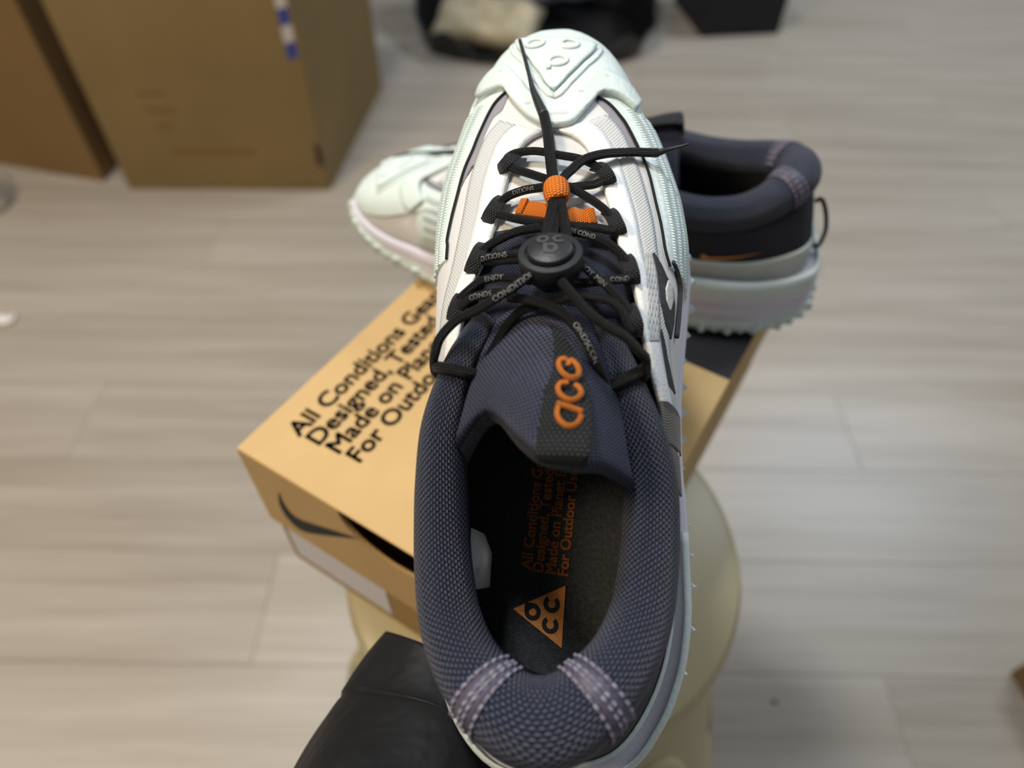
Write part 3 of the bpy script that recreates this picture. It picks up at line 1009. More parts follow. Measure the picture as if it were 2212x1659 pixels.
    for y in ys:
        a, b = xl(y) + .6, xr(y) - .6
        rows.append([(a + (b - a) * j / 10, y, sz(y) - .52 + .25 * abs(j / 5 - 1) ** 3) for j in range(11)])
    ins = grid('insole', rows, 'insole', sh, 0, 'black cloth insole', None, False)
    if hero:
        a, b, c = [V(p) for p in INS_TRI]
        zt = max(sz(5) - .47, 2.92)
        for p in (a, b, c):
            p.z = zt
        cen = (a + b + c) / 3
        em = mesh('emblem', [a, b, c], [(0, 2, 1)], 'orange_print', ins, None, False, 'orange triangle print')
        ex = (b - c).normalized()
        ey = (a - (b + c) / 2).normalized()

        def tri_pt(x, y):
            q = cen + ex * x + ey * y
            return (q.x, q.y, zt + .012)
        arc_band('emblem_letter', 0, .52, .14, .31, 0, 360, tri_pt, 'print_black', ins)
        mesh('emblem_letter', [tri_pt(-.02, .83), tri_pt(.31, .83), tri_pt(.31, .52), tri_pt(.14, .52), tri_pt(-.02, .7)], [(0, 1, 2, 3, 4)], 'print_black', ins, None, False)
        arc_band('emblem_letter', -.36, -.16, .14, .31, 35, 325, tri_pt, 'print_black', ins)
        arc_band('emblem_letter', .37, -.16, .14, .31, 35, 325, tri_pt, 'print_black', ins)
        base = [V(p) for p in INS_TXT]
        dr = (base[4] - base[0])
        dr.z = 0
        dr.normalize()
        nr = V((-dr.y, dr.x, 0))
        for i, s in enumerate(('All Conditions Gear', 'Designed, Tested,', 'Made on Planet Earth', 'For Outdoor Use')):
            o0 = base[i]

            def fn(x, y, o0=o0):
                q = o0 + dr * x + nr * y
                return (q.x, q.y, sz(q.y) - .52 + .055)
            lettering('lettering', s, .56, fn, 'orange_dim', ins, .02)
        grid('size_label', SIZE_TAG, 'label_white', sh, .03, 'white label inside the shoe')
    # ---- tongue: white gusset at the front, navy towards the ankle, padded top
    for nm, y0, y1, mt in (('gusset', 18.2, 23.4, 'white_mesh'), ('tongue', 14.3, 18.3, 'navy_fine')):
        rows = []
        for k in range(21):
            y = y0 + (y1 - y0) * k / 20
            ut = (throat_u(y) if y < 23 else .05) + .1
            dip = -.16 - (.6 * ((18.3 - y) / 4) if y < 18.3 else 0)
            rows.append([upper_pt(y, -ut + 2 * ut * j / 16, dip) for j in range(17)])
        grid(nm, rows, mt, sh, .1)

    def smooth_rows(ctrl, pr=4, pc=4):
        r1 = [spline([tuple(p) for p in r], pc) for r in ctrl]
        cols = [spline([r[j] for r in r1], pr) for j in range(len(r1[0]))]
        return [[cols[j][i] for j in range(len(cols))] for i in range(len(cols[0]))]
    pad = grid('tongue_pad', smooth_rows(TONGUE), 'navy_fine', sh, 0, 'padded navy knit tongue top', None, True)
    pad.data.materials[0] = MT['navy_tongue']
    grid('tongue_lining', smooth_rows([TONGUE[-1]] + TONGUE_BACK), 'tongue_lining', sh, 0, 'charcoal brushed tongue lining', None, True)
    la, lb = spline(TAB_L, 6), spline(TAB_R, 6)
    rows = [[tuple(p + (q - p) * j / 8 for p, q in zip(a, b)) for j in range(9)] for a, b in zip(la, lb)]
    for rw in rows:
        for j in range(9):
            x, y, z = rw[j]
            rw[j] = (x, y, z + .12 + .10 * math.sin(math.pi * j / 8))
    tab = grid('pull_tab', rows, 'tab', sh, .08, 'black webbing tab on the tongue', None, True)
    if hero:
        def stroke(pts):
            pts = [(x, y, z + .29) for x, y, z in pts]
            tube('embroidered_letter', pts, .075, 'orange_thread', tab, 10, 6, .6, (0, -.25, 1))
        stroke(EMB_A1)
        stroke(EMB_A2)
        stroke(EMB_C)
        stroke(EMB_G)
    # ---- rubber toe cap
    cap_front = [(30.36, -.97 + 1.94 * k / 39) for k in range(40)]
    capb = resample(CAP, 40)
    capo = strip_on_upper('toe_cap', capb, cap_front, 'rubber', sh, .10, 60, 18, .14, 'mint white rubber toe cap')
    strip_on_upper('toe_panel', TRI_L, TRI_R, 'rubber', capo, .28, 24, 14, .14)
    strip_on_upper('toe_ridge', VEE2_L, VEE2_LI, 'rubber', capo, .17, 24, 3, .10)
    strip_on_upper('toe_ridge', VEE2_R, VEE2_RI, 'rubber', capo, .17, 24, 3, .10)
    strip_on_upper('toe_chevron', resample(VEE_UP, 60), resample(VEE_LO, 60), 'rubber', capo, .29, 70, 6, .2)
    for (yy, u) in DOTS:
        pts = [upper_pt(yy + .07 * math.sin(a), u + .016 * math.cos(a), .296) for a in [k * math.pi / 5 for k in range(10)]]
        mesh('perforation', pts, [tuple(range(10))], 'silver', capo, None, False)

    def glyph(yy, u, kind):
        c = V(upper_pt(yy, u, .30))
        ex = (V(upper_pt(yy, u + .01, .30)) - V(upper_pt(yy, u - .01, .30))).normalized()
        ey = (V(upper_pt(yy + .05, u, .30)) - V(upper_pt(yy - .05, u, .30))).normalized()
        a0, a1 = {'o': (0, 360), 'c': (-140, 140), 'a': (-270, 90)}[kind]
        pts = [tuple(c + ex * (.36 * math.cos(math.radians(a0 + (a1 - a0) * k / 14))) + ey * (.32 * math.sin(math.radians(a0 + (a1 - a0) * k / 14)))) for k in range(15)]
        if kind == 'a':
            pts = [tuple(c + ex * -.36 + ey * -.55), tuple(c + ex * -.36 + ey * -.2)] + [tuple(c + ex * -.36 + ey * .1)] + [tuple(c + ex * (.36 * math.cos(math.radians(180 - k * 25))) + ey * (.32 * math.sin(math.radians(180 - k * 25)))) for k in range(1, 14)]
        tube('toe_glyph', pts, .10, 'rubber', capo, 8, 3, .7)
    glyph(*GLYPH_A[0], 'a')
    glyph(*GLYPH_B[0], 'o')
    glyph(*GLYPH_C[0], 'c')
    # ---- rubber rand with tread scales, black piping, grey mesh windows
    for pipe, side in ((PIPE_L, -1), (PIPE_R, 1)):
        pp = spline(pipe, 4)
        edge = [(p[0], side * .985) for p in pp]
        rd = strip_on_upper('rand', pp, edge, 'rubber', sh, .07, 70, 6, .1, 'mint white rubber rand')
        tube('piping', [upper_pt(p[0], p[1], .07) for p in pp], .055, 'webbing', sh, 8, 1, 1.0, None, 'thin black piping')
        a, b = resample(pp, 200), resample(edge, 200)
        bv, bf = [], []
        nb, nr = 64, 5
        for r in range(nr):
            for k in range(3, nb):
                def at(fk, fr, off):
                    f = min(.999, max(0, fk / nb)) * 199
                    i = int(f)
                    p = [x + (y - x) * (f - i) for x, y in zip(a[i], a[i + 1])]
                    q = [x + (y - x) * (f - i) for x, y in zip(b[i], b[i + 1])]
                    return upper_pt(p[0] + (q[0] - p[0]) * fr, p[1] + (q[1] - p[1]) * fr, off)
                k0, k1 = k + .1 + .5 * (r % 2), k + .9 + .5 * (r % 2)
                f0, f1 = .16 + .155 * r, .16 + .155 * r + .12
                m = len(bv)
                bv += [at(k0, f0, .07), at(k1, f0, .07), at(k1, f1, .07), at(k0, f1, .07),
                       at(k0 * .8 + k1 * .2, f0 * .75 + f1 * .25, .13), at(k0 * .2 + k1 * .8, f0 * .75 + f1 * .25, .13),
                       at(k0 * .2 + k1 * .8, f0 * .25 + f1 * .75, .13), at(k0 * .8 + k1 * .2, f0 * .25 + f1 * .75, .13)]
                bf += [(m + 4, m + 5, m + 6, m + 7)] + [(m + i, m + (i + 1) % 4, m + 4 + (i + 1) % 4, m + 4 + i) for i in range(4)]
        mesh('tread_scale', bv, bf, 'rubber', rd, None, False, None, 'stuff')
    strip_on_upper('mesh_window', resample(PIPE_L[:9], 30), resample(GREY_L, 30), 'grey_mesh', sh, .02, 30, 5, .04, 'grey mesh window beside the toe')
    strip_on_upper('mesh_window', resample(PIPE_R[:6], 30), resample(GREY_R, 30), 'grey_mesh', sh, .02, 30, 5, .04, 'grey mesh window beside the toe')
    # ---- eyestay along the throat and its chain stitched band
    for side in (-1, 1):
        inner, outer, band = [], [], []
        for k in range(41):
            y = 11.2 + (22.9 - 11.2) * k / 40
            inner.append((y, side * throat_u(y)))
            outer.append((y + .45 * (k / 40) ** 3, side * (throat_u(y) + .11)))
            band.append((y + .9 * (k / 40) ** 3, side * (throat_u(y) + .215)))
        strip_on_upper('eyestay', inner, outer, 'white_overlay', sh, .08, 50, 4, .16, 'white eyestay overlay')
        strip_on_upper('stitched_band', outer, band, 'stitch_white', sh, .05, 60, 4, .08, 'white chain stitched band')
    # ---- printed flames and glitter mesh on the outer side
    strip_on_upper('ribbed_mesh', RIB_L, RIB_R, 'rib_white', sh, .08, 40, 5, .05, 'white ribbed mesh panel')
    sw = strip_on_upper('flame_overlay', FLAME1_L, FLAME1_R, 'swoosh_grey', sh, .06, 40, 6, .08, 'charcoal swoosh overlay')
    strip_on_upper('overlay_window', FLAME1_HOLE_L, FLAME1_HOLE_R, 'silver', sw, .075, 20, 5, .03)
    strip_on_upper('flame_overlay', FLAME2_L, FLAME2_R, 'swoosh_grey', sh, .06, 40, 6, .08, 'charcoal swoosh overlay')
    strip_on_upper('glitter_patch', GLIT1_L, GLIT1_R, 'glitter', sh, .1, 24, 6, .06, 'grey glitter mesh patch')
    strip_on_upper('glitter_patch', GLIT2_L, GLIT2_R, 'glitter', sh, .1, 24, 6, .06, 'grey glitter mesh patch')
    tube('piping', [upper_pt(p[0], p[1], .08) for p in spline(BEAD, 3)], .09, 'swoosh_grey', sh, 8, 1)
    # ---- lace loops
    for lp in LOOPS:
        ribbon('lace_loop', lp, .5, .08, 'webbing', sh, None, 4, 'black webbing lace loop')
    # ---- laces
    info = {}
    for nm, pts in LACES.items():
        info[nm] = tube('lace', pts, .155, 'lace', sh, 12, 6, .92, None, 'black round braided lace')
    for nm, pts, rad in (('tail1', TAIL1, .2), ('tail1b', TAIL1B, .14), ('tail2', TAIL2, .175)):
        info[nm] = tube('lace', pts, rad, 'lace', sh, 12, 6, .75, (0, 0, 1), 'black flat braided lace end')
    tube('aglet', TAIL1_TIP, [.2, .17, .12, .085, .08, .075], 'plastic', sh, 10, 5, .8, None, 'black lace tip')
    tube('aglet', TAIL2_TIP, [.15, .09, .05], 'plastic', sh, 10, 5, .8, None, 'black lace tip')
    # the lace turned round the collar ends
    for tgt in (RING_L, RING_R):
        i = min(range(CN), key=lambda k: (V(CPATH[k][:3]) - V(tgt)).length)
        p, t, out, up, a, b = collar_frame(i)
        pts = [tuple(collar_pt(i, math.pi * 2 * k / 12, .12) + t * (.12 * math.cos(math.pi * 2 * k / 12))) for k in range(13)]
        tube('lace', pts, .19, 'lace', sh, 12, 4, 1.0, None, 'black lace looped round the collar')

    def lace_words(key, txt, ctrl, size=.22, tilt=0.0, rev=False):
        o, (P, T, Ns, rad) = info[key]
        cum = [0]
        for a, b in zip(P, P[1:]):
            cum.append(cum[-1] + (b - a).length)
        lift = Vector((0, -.35, 1)).normalized()
        start = cum[int(ctrl * 6)]

        def fn(x, y):
            s = start - x if rev else start + x
            s = min(max(s, 0), cum[-1] - 1e-4)
            i = 0
            while cum[i + 1] < s:
                i += 1
            f = (s - cum[i]) / (cum[i + 1] - cum[i])
            c = P[i].lerp(P[i + 1], f)
            t = T[i].lerp(T[i + 1], f).normalized()
            if rev:
                t = -t
            n = (lift - t * t.dot(lift)).normalized()
            b = n.cross(t)
            a = (y - size * .36) / .16 + tilt
            return tuple(c + n * (.168 * math.cos(a)) + b * (.168 * math.sin(a)))
        lettering('lettering', txt, size, fn, 'lace_print', o, .0)
    if hero:
        lace_words('row3l', 'DITIONS', 6.4, .24)
        lace_words('row4l', 'ENJOY', 2.8, .23, 0, True)
        lace_words('row4l', 'CONDS', 8.3, .23)
        lace_words('row4r', 'ENJOY MIN', .5, .23)
        lace_words('outer_l', 'CONDITION', 2.4, .25, 0, True)
        lace_words('row3r', 'NDS COND', .6, .2)
        lace_words('row3r', 'COND', 7.2, .22, 0, True)
        lace_words('row2', 'DITIONS', 2.8, .2, 0, True)
        lace_words('cross', 'ONDSCON', 3.6, .25, .3)
    # ---- orange keeper and strap
    ribbon('keeper_strap', OSTRAP, .58, .09, 'orange_web', sh, (0, 1, -.2), 5, 'orange webbing strap under the laces')
    for e, f in ((OSTRAP[0], OSTRAP[1]), (OSTRAP[-1], OSTRAP[-2])):
        d = (V(f) - V(e)).normalized()
        ribbon('strap_fold', [tuple(V(e) - d * .06 + V((0, 0, .06))), tuple(V(e) + d * .2 + V((0, 0, .1)))], .62, .12, 'orange_web', sh, (0, 1, -.2), 1)
    tube('lace_keeper', KEEP, [.36, .44, .46, .44, .36], 'orange_web', sh, 20, 5, .8, (0, 0, 1), 'woven orange lace keeper')
    # ---- cord lock
    ax = V((0.0, math.sin(math.radians(27)), math.cos(math.radians(27))))
    c0 = V(LOCK_AT)
    lock = lathe('cord_lock', [(.5, -.75), (.55, -.7), (.55, -.5), (.4, -.46), (.4, -.25), (.92, -.2), (.96, -.15), (1.0, .42), (.97, .47), (.78, .49), (.76, .42)], c0, ax, 'plastic', sh, 48, 'black plastic cord lock')
    lathe('button', [(.70, .3), (.72, .56), (.68, .63), (.5, .69), (.2, .72), (.02, .725)], c0, ax, 'plastic', lock, 48)
    X = V((1, 0, 0))
    Y = ax.cross(X).normalized()
    top = c0 + ax * .742

    def lp(x, y):
        q = top + X * x + Y * y - ax * (.15 * (x * x + y * y))
        return tuple(q)
    if hero:
        arc_band('lock_glyph', -.22, .34, .09, .2, 0, 360, lp, 'emboss', lock)
        arc_band('lock_glyph', .26, .34, .09, .2, 60, 330, lp, 'emboss', lock)
        arc_band('lock_glyph', .03, -.12, .1, .23, -180, 120, lp, 'emboss', lock)
        mesh('lock_glyph', [lp(-.2, -.34), lp(-.07, -.34), lp(-.07, .12), lp(-.2, .12)], [(0, 1, 2, 3)], 'emboss', lock, None, False)
    CTX['s'], CTX['mir'] = 1.0, False
    return sh


MT['navy_tongue'] = knit_mat('navy_tongue_knit', (.006, .007, .014), (.021, .026, .055), (.085, .10, .165), .19, .10, .0006, .5, .4, .06)
RING_L = [(-2.973, 13.232, 8.35)][0]
RING_R = [(2.424, 12.778, 8.35)][0]

HERO = Matrix(((0.99233, 0.00146, -0.12361, 0.02030936), (-0.05572, 0.89788, -0.4367, 0.06635486), (0.11035, 0.44024, 0.89107, 0.59165793), (0, 0, 0, 1)))
make_shoe('white trail shoe held up close, navy collar, black laces and orange keeper', HERO, False)

a2 = math.radians(169)
toe = V((math.cos(a2), math.sin(a2), 0))
rgt = V((toe.y, -toe.x, 0))
SECOND = Matrix(((rgt.x, toe.x, 0, .190), (rgt.y, toe.y, 0, .348), (0, 0, 1, .5815), (0, 0, 0, 1)))
make_shoe('white trail shoe standing sideways on the lid of the brown shoebox', SECOND, True)

# ------------------------------------------------------------------ shoebox
LZ = .58
A0 = V((-.149, .216, 0))
E1 = V((math.cos(math.radians(-31)), math.sin(math.radians(-31)), 0))
E2 = V((math.cos(math.radians(59)), math.sin(math.radians(59)), 0))
WID, LEN, HGT, LIP = .2105, .34, .13, .075
sb = empty('shoebox', 'brown kraft shoebox with black lettering on its lid, standing on the beige stool', 'shoebox')
sb.location = A0 + E1 * (WID / 2) + E2 * (LEN / 2) + V((0, 0, LZ - HGT))
sb.rotation_euler = (0, 0, math.radians(-31))
# local frame: x along the short end, y along the length, z up from the bottom
hw, hl = WID / 2, LEN / 2


def plate(name, x0, x1, y0, y1, z0, z1, mat, parent, bevel=.0006, label=None):
    return box(name, (x0, y0, z0), (x1 - x0, 0, 0), (0, y1 - y0, 0), (0, 0, z1 - z0), mat, parent, bevel, label)


T = .002
G = .003
plate('box_bottom', -hw + G, hw - G, -hl + G, hl - G, 0, T, 'kraft', sb)
# end wall with the finger hole, and the other walls
plate('box_wall', -hw + G, hw - G, hl - G - T, hl - G, T, HGT - .004, 'kraft', sb)
plate('box_wall', -hw + G, -hw + G + T, -hl + G + T, hl - G - T, T, HGT - .004, 'kraft', sb)
plate('box_wall', hw - G - T, hw - G, -hl + G + T, hl - G - T, T, HGT - .004, 'kraft', sb)


def end_wall(name, y, th, z0, z1, hr, hz, w, parent, mat, hole_top=True):
    """wall in the xz plane with a half round notch of radius hr hanging from its top edge"""
    n = 24
    prof = [(-w, z0), (w, z0), (w, z1)] + [(hr * math.cos(math.pi * k / n), z1 - hz * math.sin(math.pi * k / n)) for k in range(n + 1)] + [(-w, z1)]
    m = len(prof)
    v = [(p[0], y, p[1]) for p in prof] + [(p[0], y + th, p[1]) for p in prof]
    f = [tuple(range(m)), tuple(range(2 * m - 1, m - 1, -1))] + [(i, i + m, (i + 1) % m + m, (i + 1) % m) for i in range(m)]
    o = mesh(name, v, f, mat, parent, None, False)
    sharp(o, 20)
    return o


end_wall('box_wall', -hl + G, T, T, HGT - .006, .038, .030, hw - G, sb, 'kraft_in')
lid = plate('lid', -hw, hw, -hl, hl, HGT - T, HGT, 'kraft', sb, .001, 'kraft lid')
plate('lid_side', -hw, hw, hl - T, hl, HGT - LIP, HGT - T, 'kraft', lid)
plate('lid_side', -hw, -hw + T, -hl + T, hl - T, HGT - LIP, HGT - T, 'kraft', lid)
plate('lid_side', hw - T, hw, -hl + T, hl - T, HGT - LIP, HGT - T, 'kraft', lid)
end_wall('lid_side', -hl, T, HGT - LIP, HGT - T, .034, .027, hw, lid, 'kraft')
plate('size_sticker', -hw + .008, -.018, -hl + G - .0006, -hl + G, .010, .054, 'kraft_label', sb, .0001, 'white sticker low on the box end')
swoosh('swoosh', lambda x, y: (-hw + .018 + x * .064, -hl - .0005, HGT - .064 + y * .098), 'print_black', lid, 'black swoosh on the box end')
TXT0 = [(-.081, -.1465), (-.068, -.146), (-.055, -.1445), (-.042, -.143)]
TXT_SIZE = .0152
for i, s in enumerate(('All Conditions Gear', 'Designed, Tested,', 'Made on Planet Earth', 'For Outdoor Use')):
    bx, by = TXT0[i]
    lettering('lettering', s, TXT_SIZE, lambda x, y, bx=bx, by=by: (bx - y, by + x, HGT + .0004), 'print_black', lid, .02, None, 1.08)
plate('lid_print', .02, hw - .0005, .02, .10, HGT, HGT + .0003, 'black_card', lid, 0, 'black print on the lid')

# ------------------------------------------------------------------ stool
SC = V((.024, .232, 0))
st = empty('stool', 'round beige plastic stool under the brown shoebox', 'stool')
st.location = SC
prof = [(.206, 0), (.212, .004), (.212, .018), (.205, .026), (.170, .2), (.136, .385), (.132, .40), (.132, .405)]
lathe('stool_body', [(r, h) for r, h in prof], (0, 0, 0), (0, 0, 1), 'stool', st, 72)
lathe('seat', [(.130, .402), (.136, .404), (.139, .412), (.139, .436), (.135, .446), (.126, .4495), (.02, .4495)], (0, 0, 0), (0, 0, 1), 'stool', st, 72)
for k in range(4):
    a = math.radians(28 + 90 * k)
    pts = []
    for j in range(15):
        f = -1 + 2 * j / 14
        aa = a + f * .55
        z = .04 + .31 * (1 - abs(f) ** 2.6)
        rad = .2045 - (z - .026) / .174 * .035
        pts.append((rad * math.cos(aa), rad * math.sin(aa), z))
    tube('leg_arch', pts, .008, 'stool', st, 8, 3)

# ------------------------------------------------------------------ arm in a padded sleeve
SLEEVE = [(-0.02, 0.107, 0.571), (-0.029, 0.082, 0.565), (-0.035, 0.058, 0.568), (-0.038, 0.034, 0.575), (-0.039, 0.007, 0.587), (-0.037, -0.03, 0.601)] + [(-.07, -.14, .585), (-.13, -.30, .60), (-.17, -.42, .64)]
SRAD = [.036, .044, .050, .053, .055, .056, .058, .060, .058]
arm = empty('person', 'arm in a black padded sleeve reaching in below the held shoe', 'person')
sp = spline([tuple(p) + (r,) for p, r in zip(SLEEVE, SRAD)], 12)
P, T_, N_ = frames([p[:3] for p in sp])
verts, faces = [], []
seg = 40
cum = 0
for i in range(len(P)):
    if i:
        cum += (P[i] - P[i - 1]).length
    puff = 1 - .13 * abs(math.sin(math.pi * cum / .075)) ** 12 if cum < .3 else 1
    puff = 1 - .13 * abs(math.cos(math.pi * (cum - .02) / .085)) ** 14 if cum > .03 else 1
    B = T_[i].cross(N_[i])
    for k in range(seg):
        a = 2 * math.pi * k / seg
        r = sp[i][3] * puff * (1 + .03 * math.sin(3 * a + cum * 60) + .02 * math.sin(7 * a - cum * 90))
        verts.append(P[i] + (B * math.cos(a) + N_[i] * math.sin(a)) * r)
    if i == 0:
        base = [v.copy() for v in verts]
for i in range(len(P) - 1):
    for k in range(seg):
        a, b = i * seg + k, i * seg + (k + 1) % seg
        faces.append((a, b, b + seg, a + seg))
# turned in cuff
m = len(verts)
for q, fr in ((.012, .72), (.03, .66)):
    for k in range(seg):
        verts.append(P[0] + (base[k] - P[0]) * fr + T_[0] * q)
for k in range(seg):
    faces.append((k, m + k, m + (k + 1) % seg, (k + 1) % seg))
    faces.append((m + k, m + seg + k, m + seg + (k + 1) % seg, m + (k + 1) % seg))
faces.append(tuple((len(P) - 1) * seg + k for k in range(seg)))
o = mesh('jacket_sleeve', verts, faces, 'nylon', arm, None, True, 'black padded nylon sleeve')
sharp(o, 170)
# the hand below the heel: one skinned surface, fingers under the sole
HM = HERO
hand_pts = {}


def hl_(x, y, z):
    return HM @ V((x * .01, y * .01, z * .01))


wrist = V(SLEEVE[0]) * .62 + V(SLEEVE[1]) * .38
nodes = [(wrist, .022), (V(SLEEVE[0]), .022), (hl_(-1.2, 3.4, -2.1), .015), (hl_(-.4, 3.8, -1.9), .0145)]
edges = [(0, 1), (1, 2), (2, 3)]
for j, (dy, ln) in enumerate(((1.0, 3.9), (2.9, 4.3), (4.7, 4.2), (6.3, 3.5))):
    b = len(nodes)
    y0 = .4 + dy * .85
    nodes += [(hl_(-.2, y0, -1.6), .0105), (hl_(-.2 + ln * .45, y0 + .1, -1.15), .0088), (hl_(-.2 + ln * .75, y0 + .1, -1.05), .0082), (hl_(-.2 + ln * .92, y0 + .1, -.95), .0068)]
    edges += [(3, b), (b, b + 1), (b + 1, b + 2), (b + 2, b + 3)]
b = len(nodes)
nodes += [(hl_(-2.4, 6.0, -2.0), .0115), (hl_(-2.6, 7.4, -1.4), .0092), (hl_(-2.6, 8.6, -1.15), .0078)]
edges += [(2, b), (b, b + 1), (b + 1, b + 2)]
bm = bmesh.new()
lay = bm.verts.layers.skin.verify()
bvs = []
for p, r in nodes:
    v = bm.verts.new(p)
    v[lay].radius = (r, r)
    bvs.append(v)
bvs[0][lay].use_root = True
for a, b in edges:
    bm.edges.new((bvs[a], bvs[b]))
me = bpy.data.meshes.new('hand')
bm.to_mesh(me)
bm.free()
ho = bpy.data.objects.new('hand', me)
COL.objects.link(ho)
ho.modifiers.new('skin', 'SKIN').use_smooth_shade = True
sub = ho.modifiers.new('sub', 'SUBSURF')
sub.levels = sub.render_levels = 2
me.materials.append(MT['skin'])
ho.parent = arm

# ------------------------------------------------------------------ cartons
def carton(name, label, c0, ux, uy, hgt, mat, flap=True):
    """carton from its near left floor corner, ux along the front, uy to the back"""
    e = empty(name, label, 'carton')
    e.location = c0
    ux, uy = V(ux), V(uy)
    t = .005
    nx, ny = ux.normalized(), uy.normalized()
    z = V((0, 0, hgt))
    box('panel', (0, 0, 0), ux, ny * t, z, mat, e, .0015)
    box('panel', uy - ny * t, ux, ny * t, z, mat, e, .0015)
    box('panel', ny * t, nx * t, uy - ny * 2 * t, z, mat, e, .0015)
    box('panel', ux - nx * t + ny * t, nx * t, uy - ny * 2 * t, z, mat, e, .0015)
    box('top_flap', z, ux, uy * .495, V((0, 0, t)), mat, e, .0015)
    box('top_flap', z + uy * .505, ux, uy * .495, V((0, 0, t)), mat, e, .0015)
    return e, nx, ny


c1o, nx, ny = carton('cardboard_carton', 'large brown carton with blue and white tape down its right edge', (-.845, 1.303, 0), (.438, .010, 0), (.05, .47, 0), .52, 'carton')
ND = -ny


def on_front(x, z, d=.0006):
    q = nx * x + V((0, 0, z)) + ND * d
    return tuple(q)


for k in range(9):
    z0 = .285 + k * .03
    z1 = z0 + .03
    x0, x1 = .412, .432
    mesh('tape_stripe', [on_front(x0, z0), on_front(x1, z0 + .006), on_front(x1, z1 + .006), on_front(x0, z1)], [(0, 1, 2, 3)], 'tape_blue' if k % 2 == 0 else 'tape_white', c1o, None, False)
for (x0, x1, z0, z1) in ((.10, .155, .215, .222), (.105, .165, .180, .188), (.115, .15, .148, .155), (.125, .30, .088, .096)):
    mesh('faded_print', [on_front(x0, z0), on_front(x1, z0), on_front(x1, z1), on_front(x0, z1)], [(0, 1, 2, 3)], 'carton_ink', c1o, None, False)
mesh('slot', [on_front(.422, .062), on_front(.435, .058), on_front(.435, .108), on_front(.424, .112)], [(0, 1, 2, 3)], 'bag', c1o, None, False)
carton('cardboard_carton', 'warm brown carton at the left edge of the picture', (-1.38, 1.44, 0), (.47, -.112, 0), (.02, .42, 0), .55, 'carton2')

# ------------------------------------------------------------------ black bag with packets, black box
bagp = empty('black_bag', 'open black plastic bag with pale packets, behind the toe of the held shoe', 'bag')
bagp.location = (.05, 2.13, 0)
rows = []
for f in [k / 12 for k in range(13)]:
    rw = []
    for k in range(65):
        a = 2 * math.pi * k / 64
        ex, ey = .31 + .03 * f, .20 + .02 * f
        cx, cy = math.cos(a), math.sin(a)
        x = ex * (abs(cx) ** .55) * (1 if cx >= 0 else -1)
        yv = ey * (abs(cy) ** .55) * (1 if cy >= 0 else -1)
        hh = .14 + .10 * (yv / ey) + .02 * math.sin(5 * a) + .012 * math.sin(11 * a)
        w = .012 * math.sin(9 * a + 4 * f) * f
        rw.append((x * (1 + w), yv * (1 + w), f * hh))
    rows.append(rw)
grid('bag_wall', rows, 'bag', bagp, .004)
mesh('bag_bottom', [(.31 * (abs(math.cos(a)) ** .55) * (1 if math.cos(a) >= 0 else -1), .20 * (abs(math.sin(a)) ** .55) * (1 if math.sin(a) >= 0 else -1), .002) for a in [2 * math.pi * k / 64 for k in range(64)]], [tuple(range(64))], 'bag', bagp)


def packet(name, label, c, sx, sy, h, rot, mat, tilt=0.0):
    rows = []
    for i in range(13):
        rw = []
        for j in range(17):
            u, v = -1 + 2 * j / 16, -1 + 2 * i / 12
            z = h * (max(0, 1 - u**4) * max(0, 1 - v**4)) ** .5 + .006 * math.sin(7 * u + 5 * v)
            rw.append((u * sx, v * sy, z))
        rows.append(rw)
    o = grid(name, rows, mat, None, .006)
    o.location = c
    o.rotation_euler = (tilt, 0, rot)
    return tag(o, label, 'packet')


packet('packet', 'beige packet lying in the front of the black bag', (-.09, 2.05, .055), .15, .085, .05, -.25, 'beige_pack', .35)
packet('packet', 'grey blue packet on top in the black bag', (.10, 2.22, .10), .11, .07, .05, .3, 'blue_pack', .3)

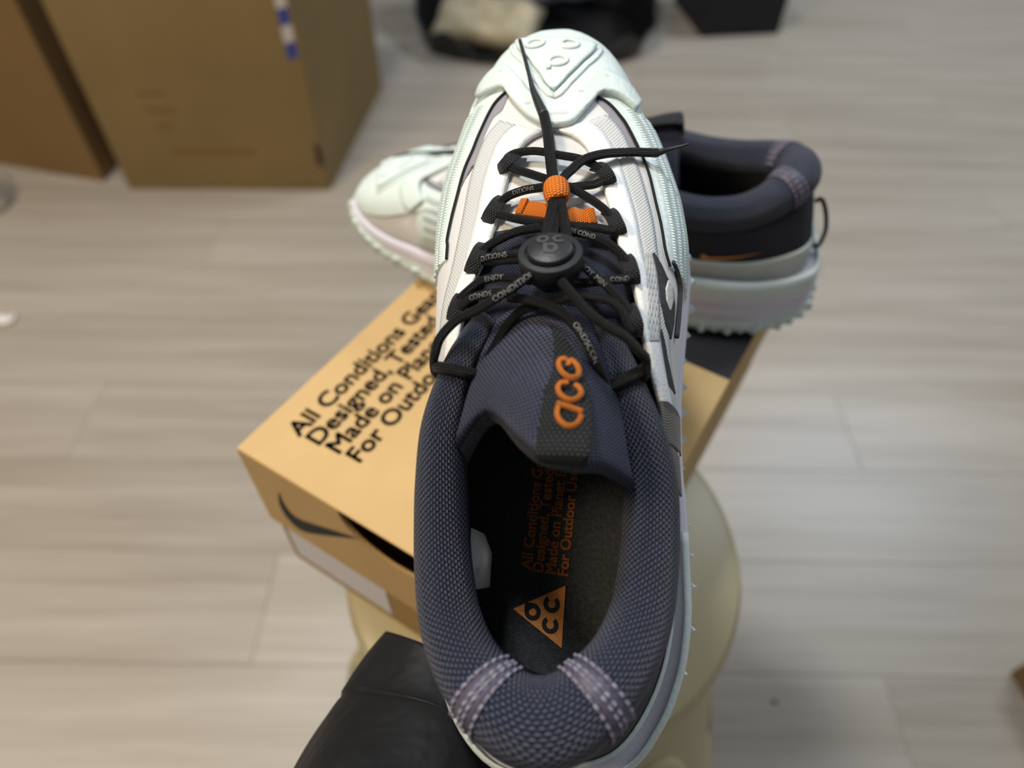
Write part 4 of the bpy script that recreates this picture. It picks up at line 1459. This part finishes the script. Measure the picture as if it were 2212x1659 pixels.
bxo = empty('black_box', 'black box standing on the floor beside the black bag', 'box')
bxo.location = (.541, 2.12, 0)
fx, fy = V((.237, .035, 0)), V((-.045, .26, 0))
box('body', (0, 0, 0), fx, fy, (0, 0, .20), 'black_card', bxo, .002)
box('box_lid', V((-.003, -.003, .15)), fx * 1.025, fy * 1.025, (0, 0, .056), 'black_card', bxo, .002)

# ------------------------------------------------------------------ small things on the floor
cb = empty('small_carton', 'brown carton corner on the floor at the lower right', 'carton')
cb.location = (.640, .23, 0)
cb.rotation_euler = (0, 0, math.radians(8))
box('body', (0, -.16, 0), (.25, 0, 0), (0, .23, 0), (0, 0, .05), 'carton2', cb, .002)
box('flap', (-.004, -.162, .05), (.255, 0, 0), (0, .235, 0), (0, 0, .006), 'kraft', cb, .002)

rows = [[(-.05 + .075 * j / 6, -.011 + .022 * i / 3 + .004 * math.sin(j), .002 + .004 * abs(math.sin(j * 1.3 + i))) for j in range(7)] for i in range(4)]
o = grid('paper_scrap', rows, 'paper', None, .0008)
o.location = (-.925, .890, .001)
o.rotation_euler = (0, 0, .12)
tag(o, 'scrap of white paper on the floor at the left edge', 'paper')

tv = []
rows = []
for i in range(49):
    a = 2 * math.pi * i / 48
    rows.append([((.038 + dr) * math.cos(a), (.038 + dr) * math.sin(a), z) for dr, z in ((-.006, 0), (.008, 0), (.008, .024), (-.006, .024), (-.006, 0))])
o = grid('tape_roll', rows, 'clear', None)
sharp(o, 40)
o.location = (-1.118, 1.235, 0)
tag(o, 'clear roll of tape on the floor at the left edge', 'tape roll')

rows = [[(-1.36 + .28 * j / 30, 1.305 - .045 * j / 30 + .05 * i / 5 - .02 * math.sin(j * .7), .002 + .018 * abs(math.sin(j * .9 + i * 1.7)) * (i / 5)) for j in range(31)] for i in range(6)]
o = grid('plastic_wrap', rows, 'clear', None, .0006)
tag(o, 'crumpled clear plastic along the foot of the left carton', 'plastic wrap')

o = mesh('chip', [(-.004, 0, 0), (.003, -.003, 0), (.005, .002, 0), (0, .004, 0), (0, .001, .003)], [(0, 1, 4), (1, 2, 4), (2, 3, 4), (3, 0, 4), (3, 2, 1, 0)], 'chip')
o.location = (.325, .258, .0002)
tag(o, 'tiny red-brown chip on the floor right of the stool', 'chip')
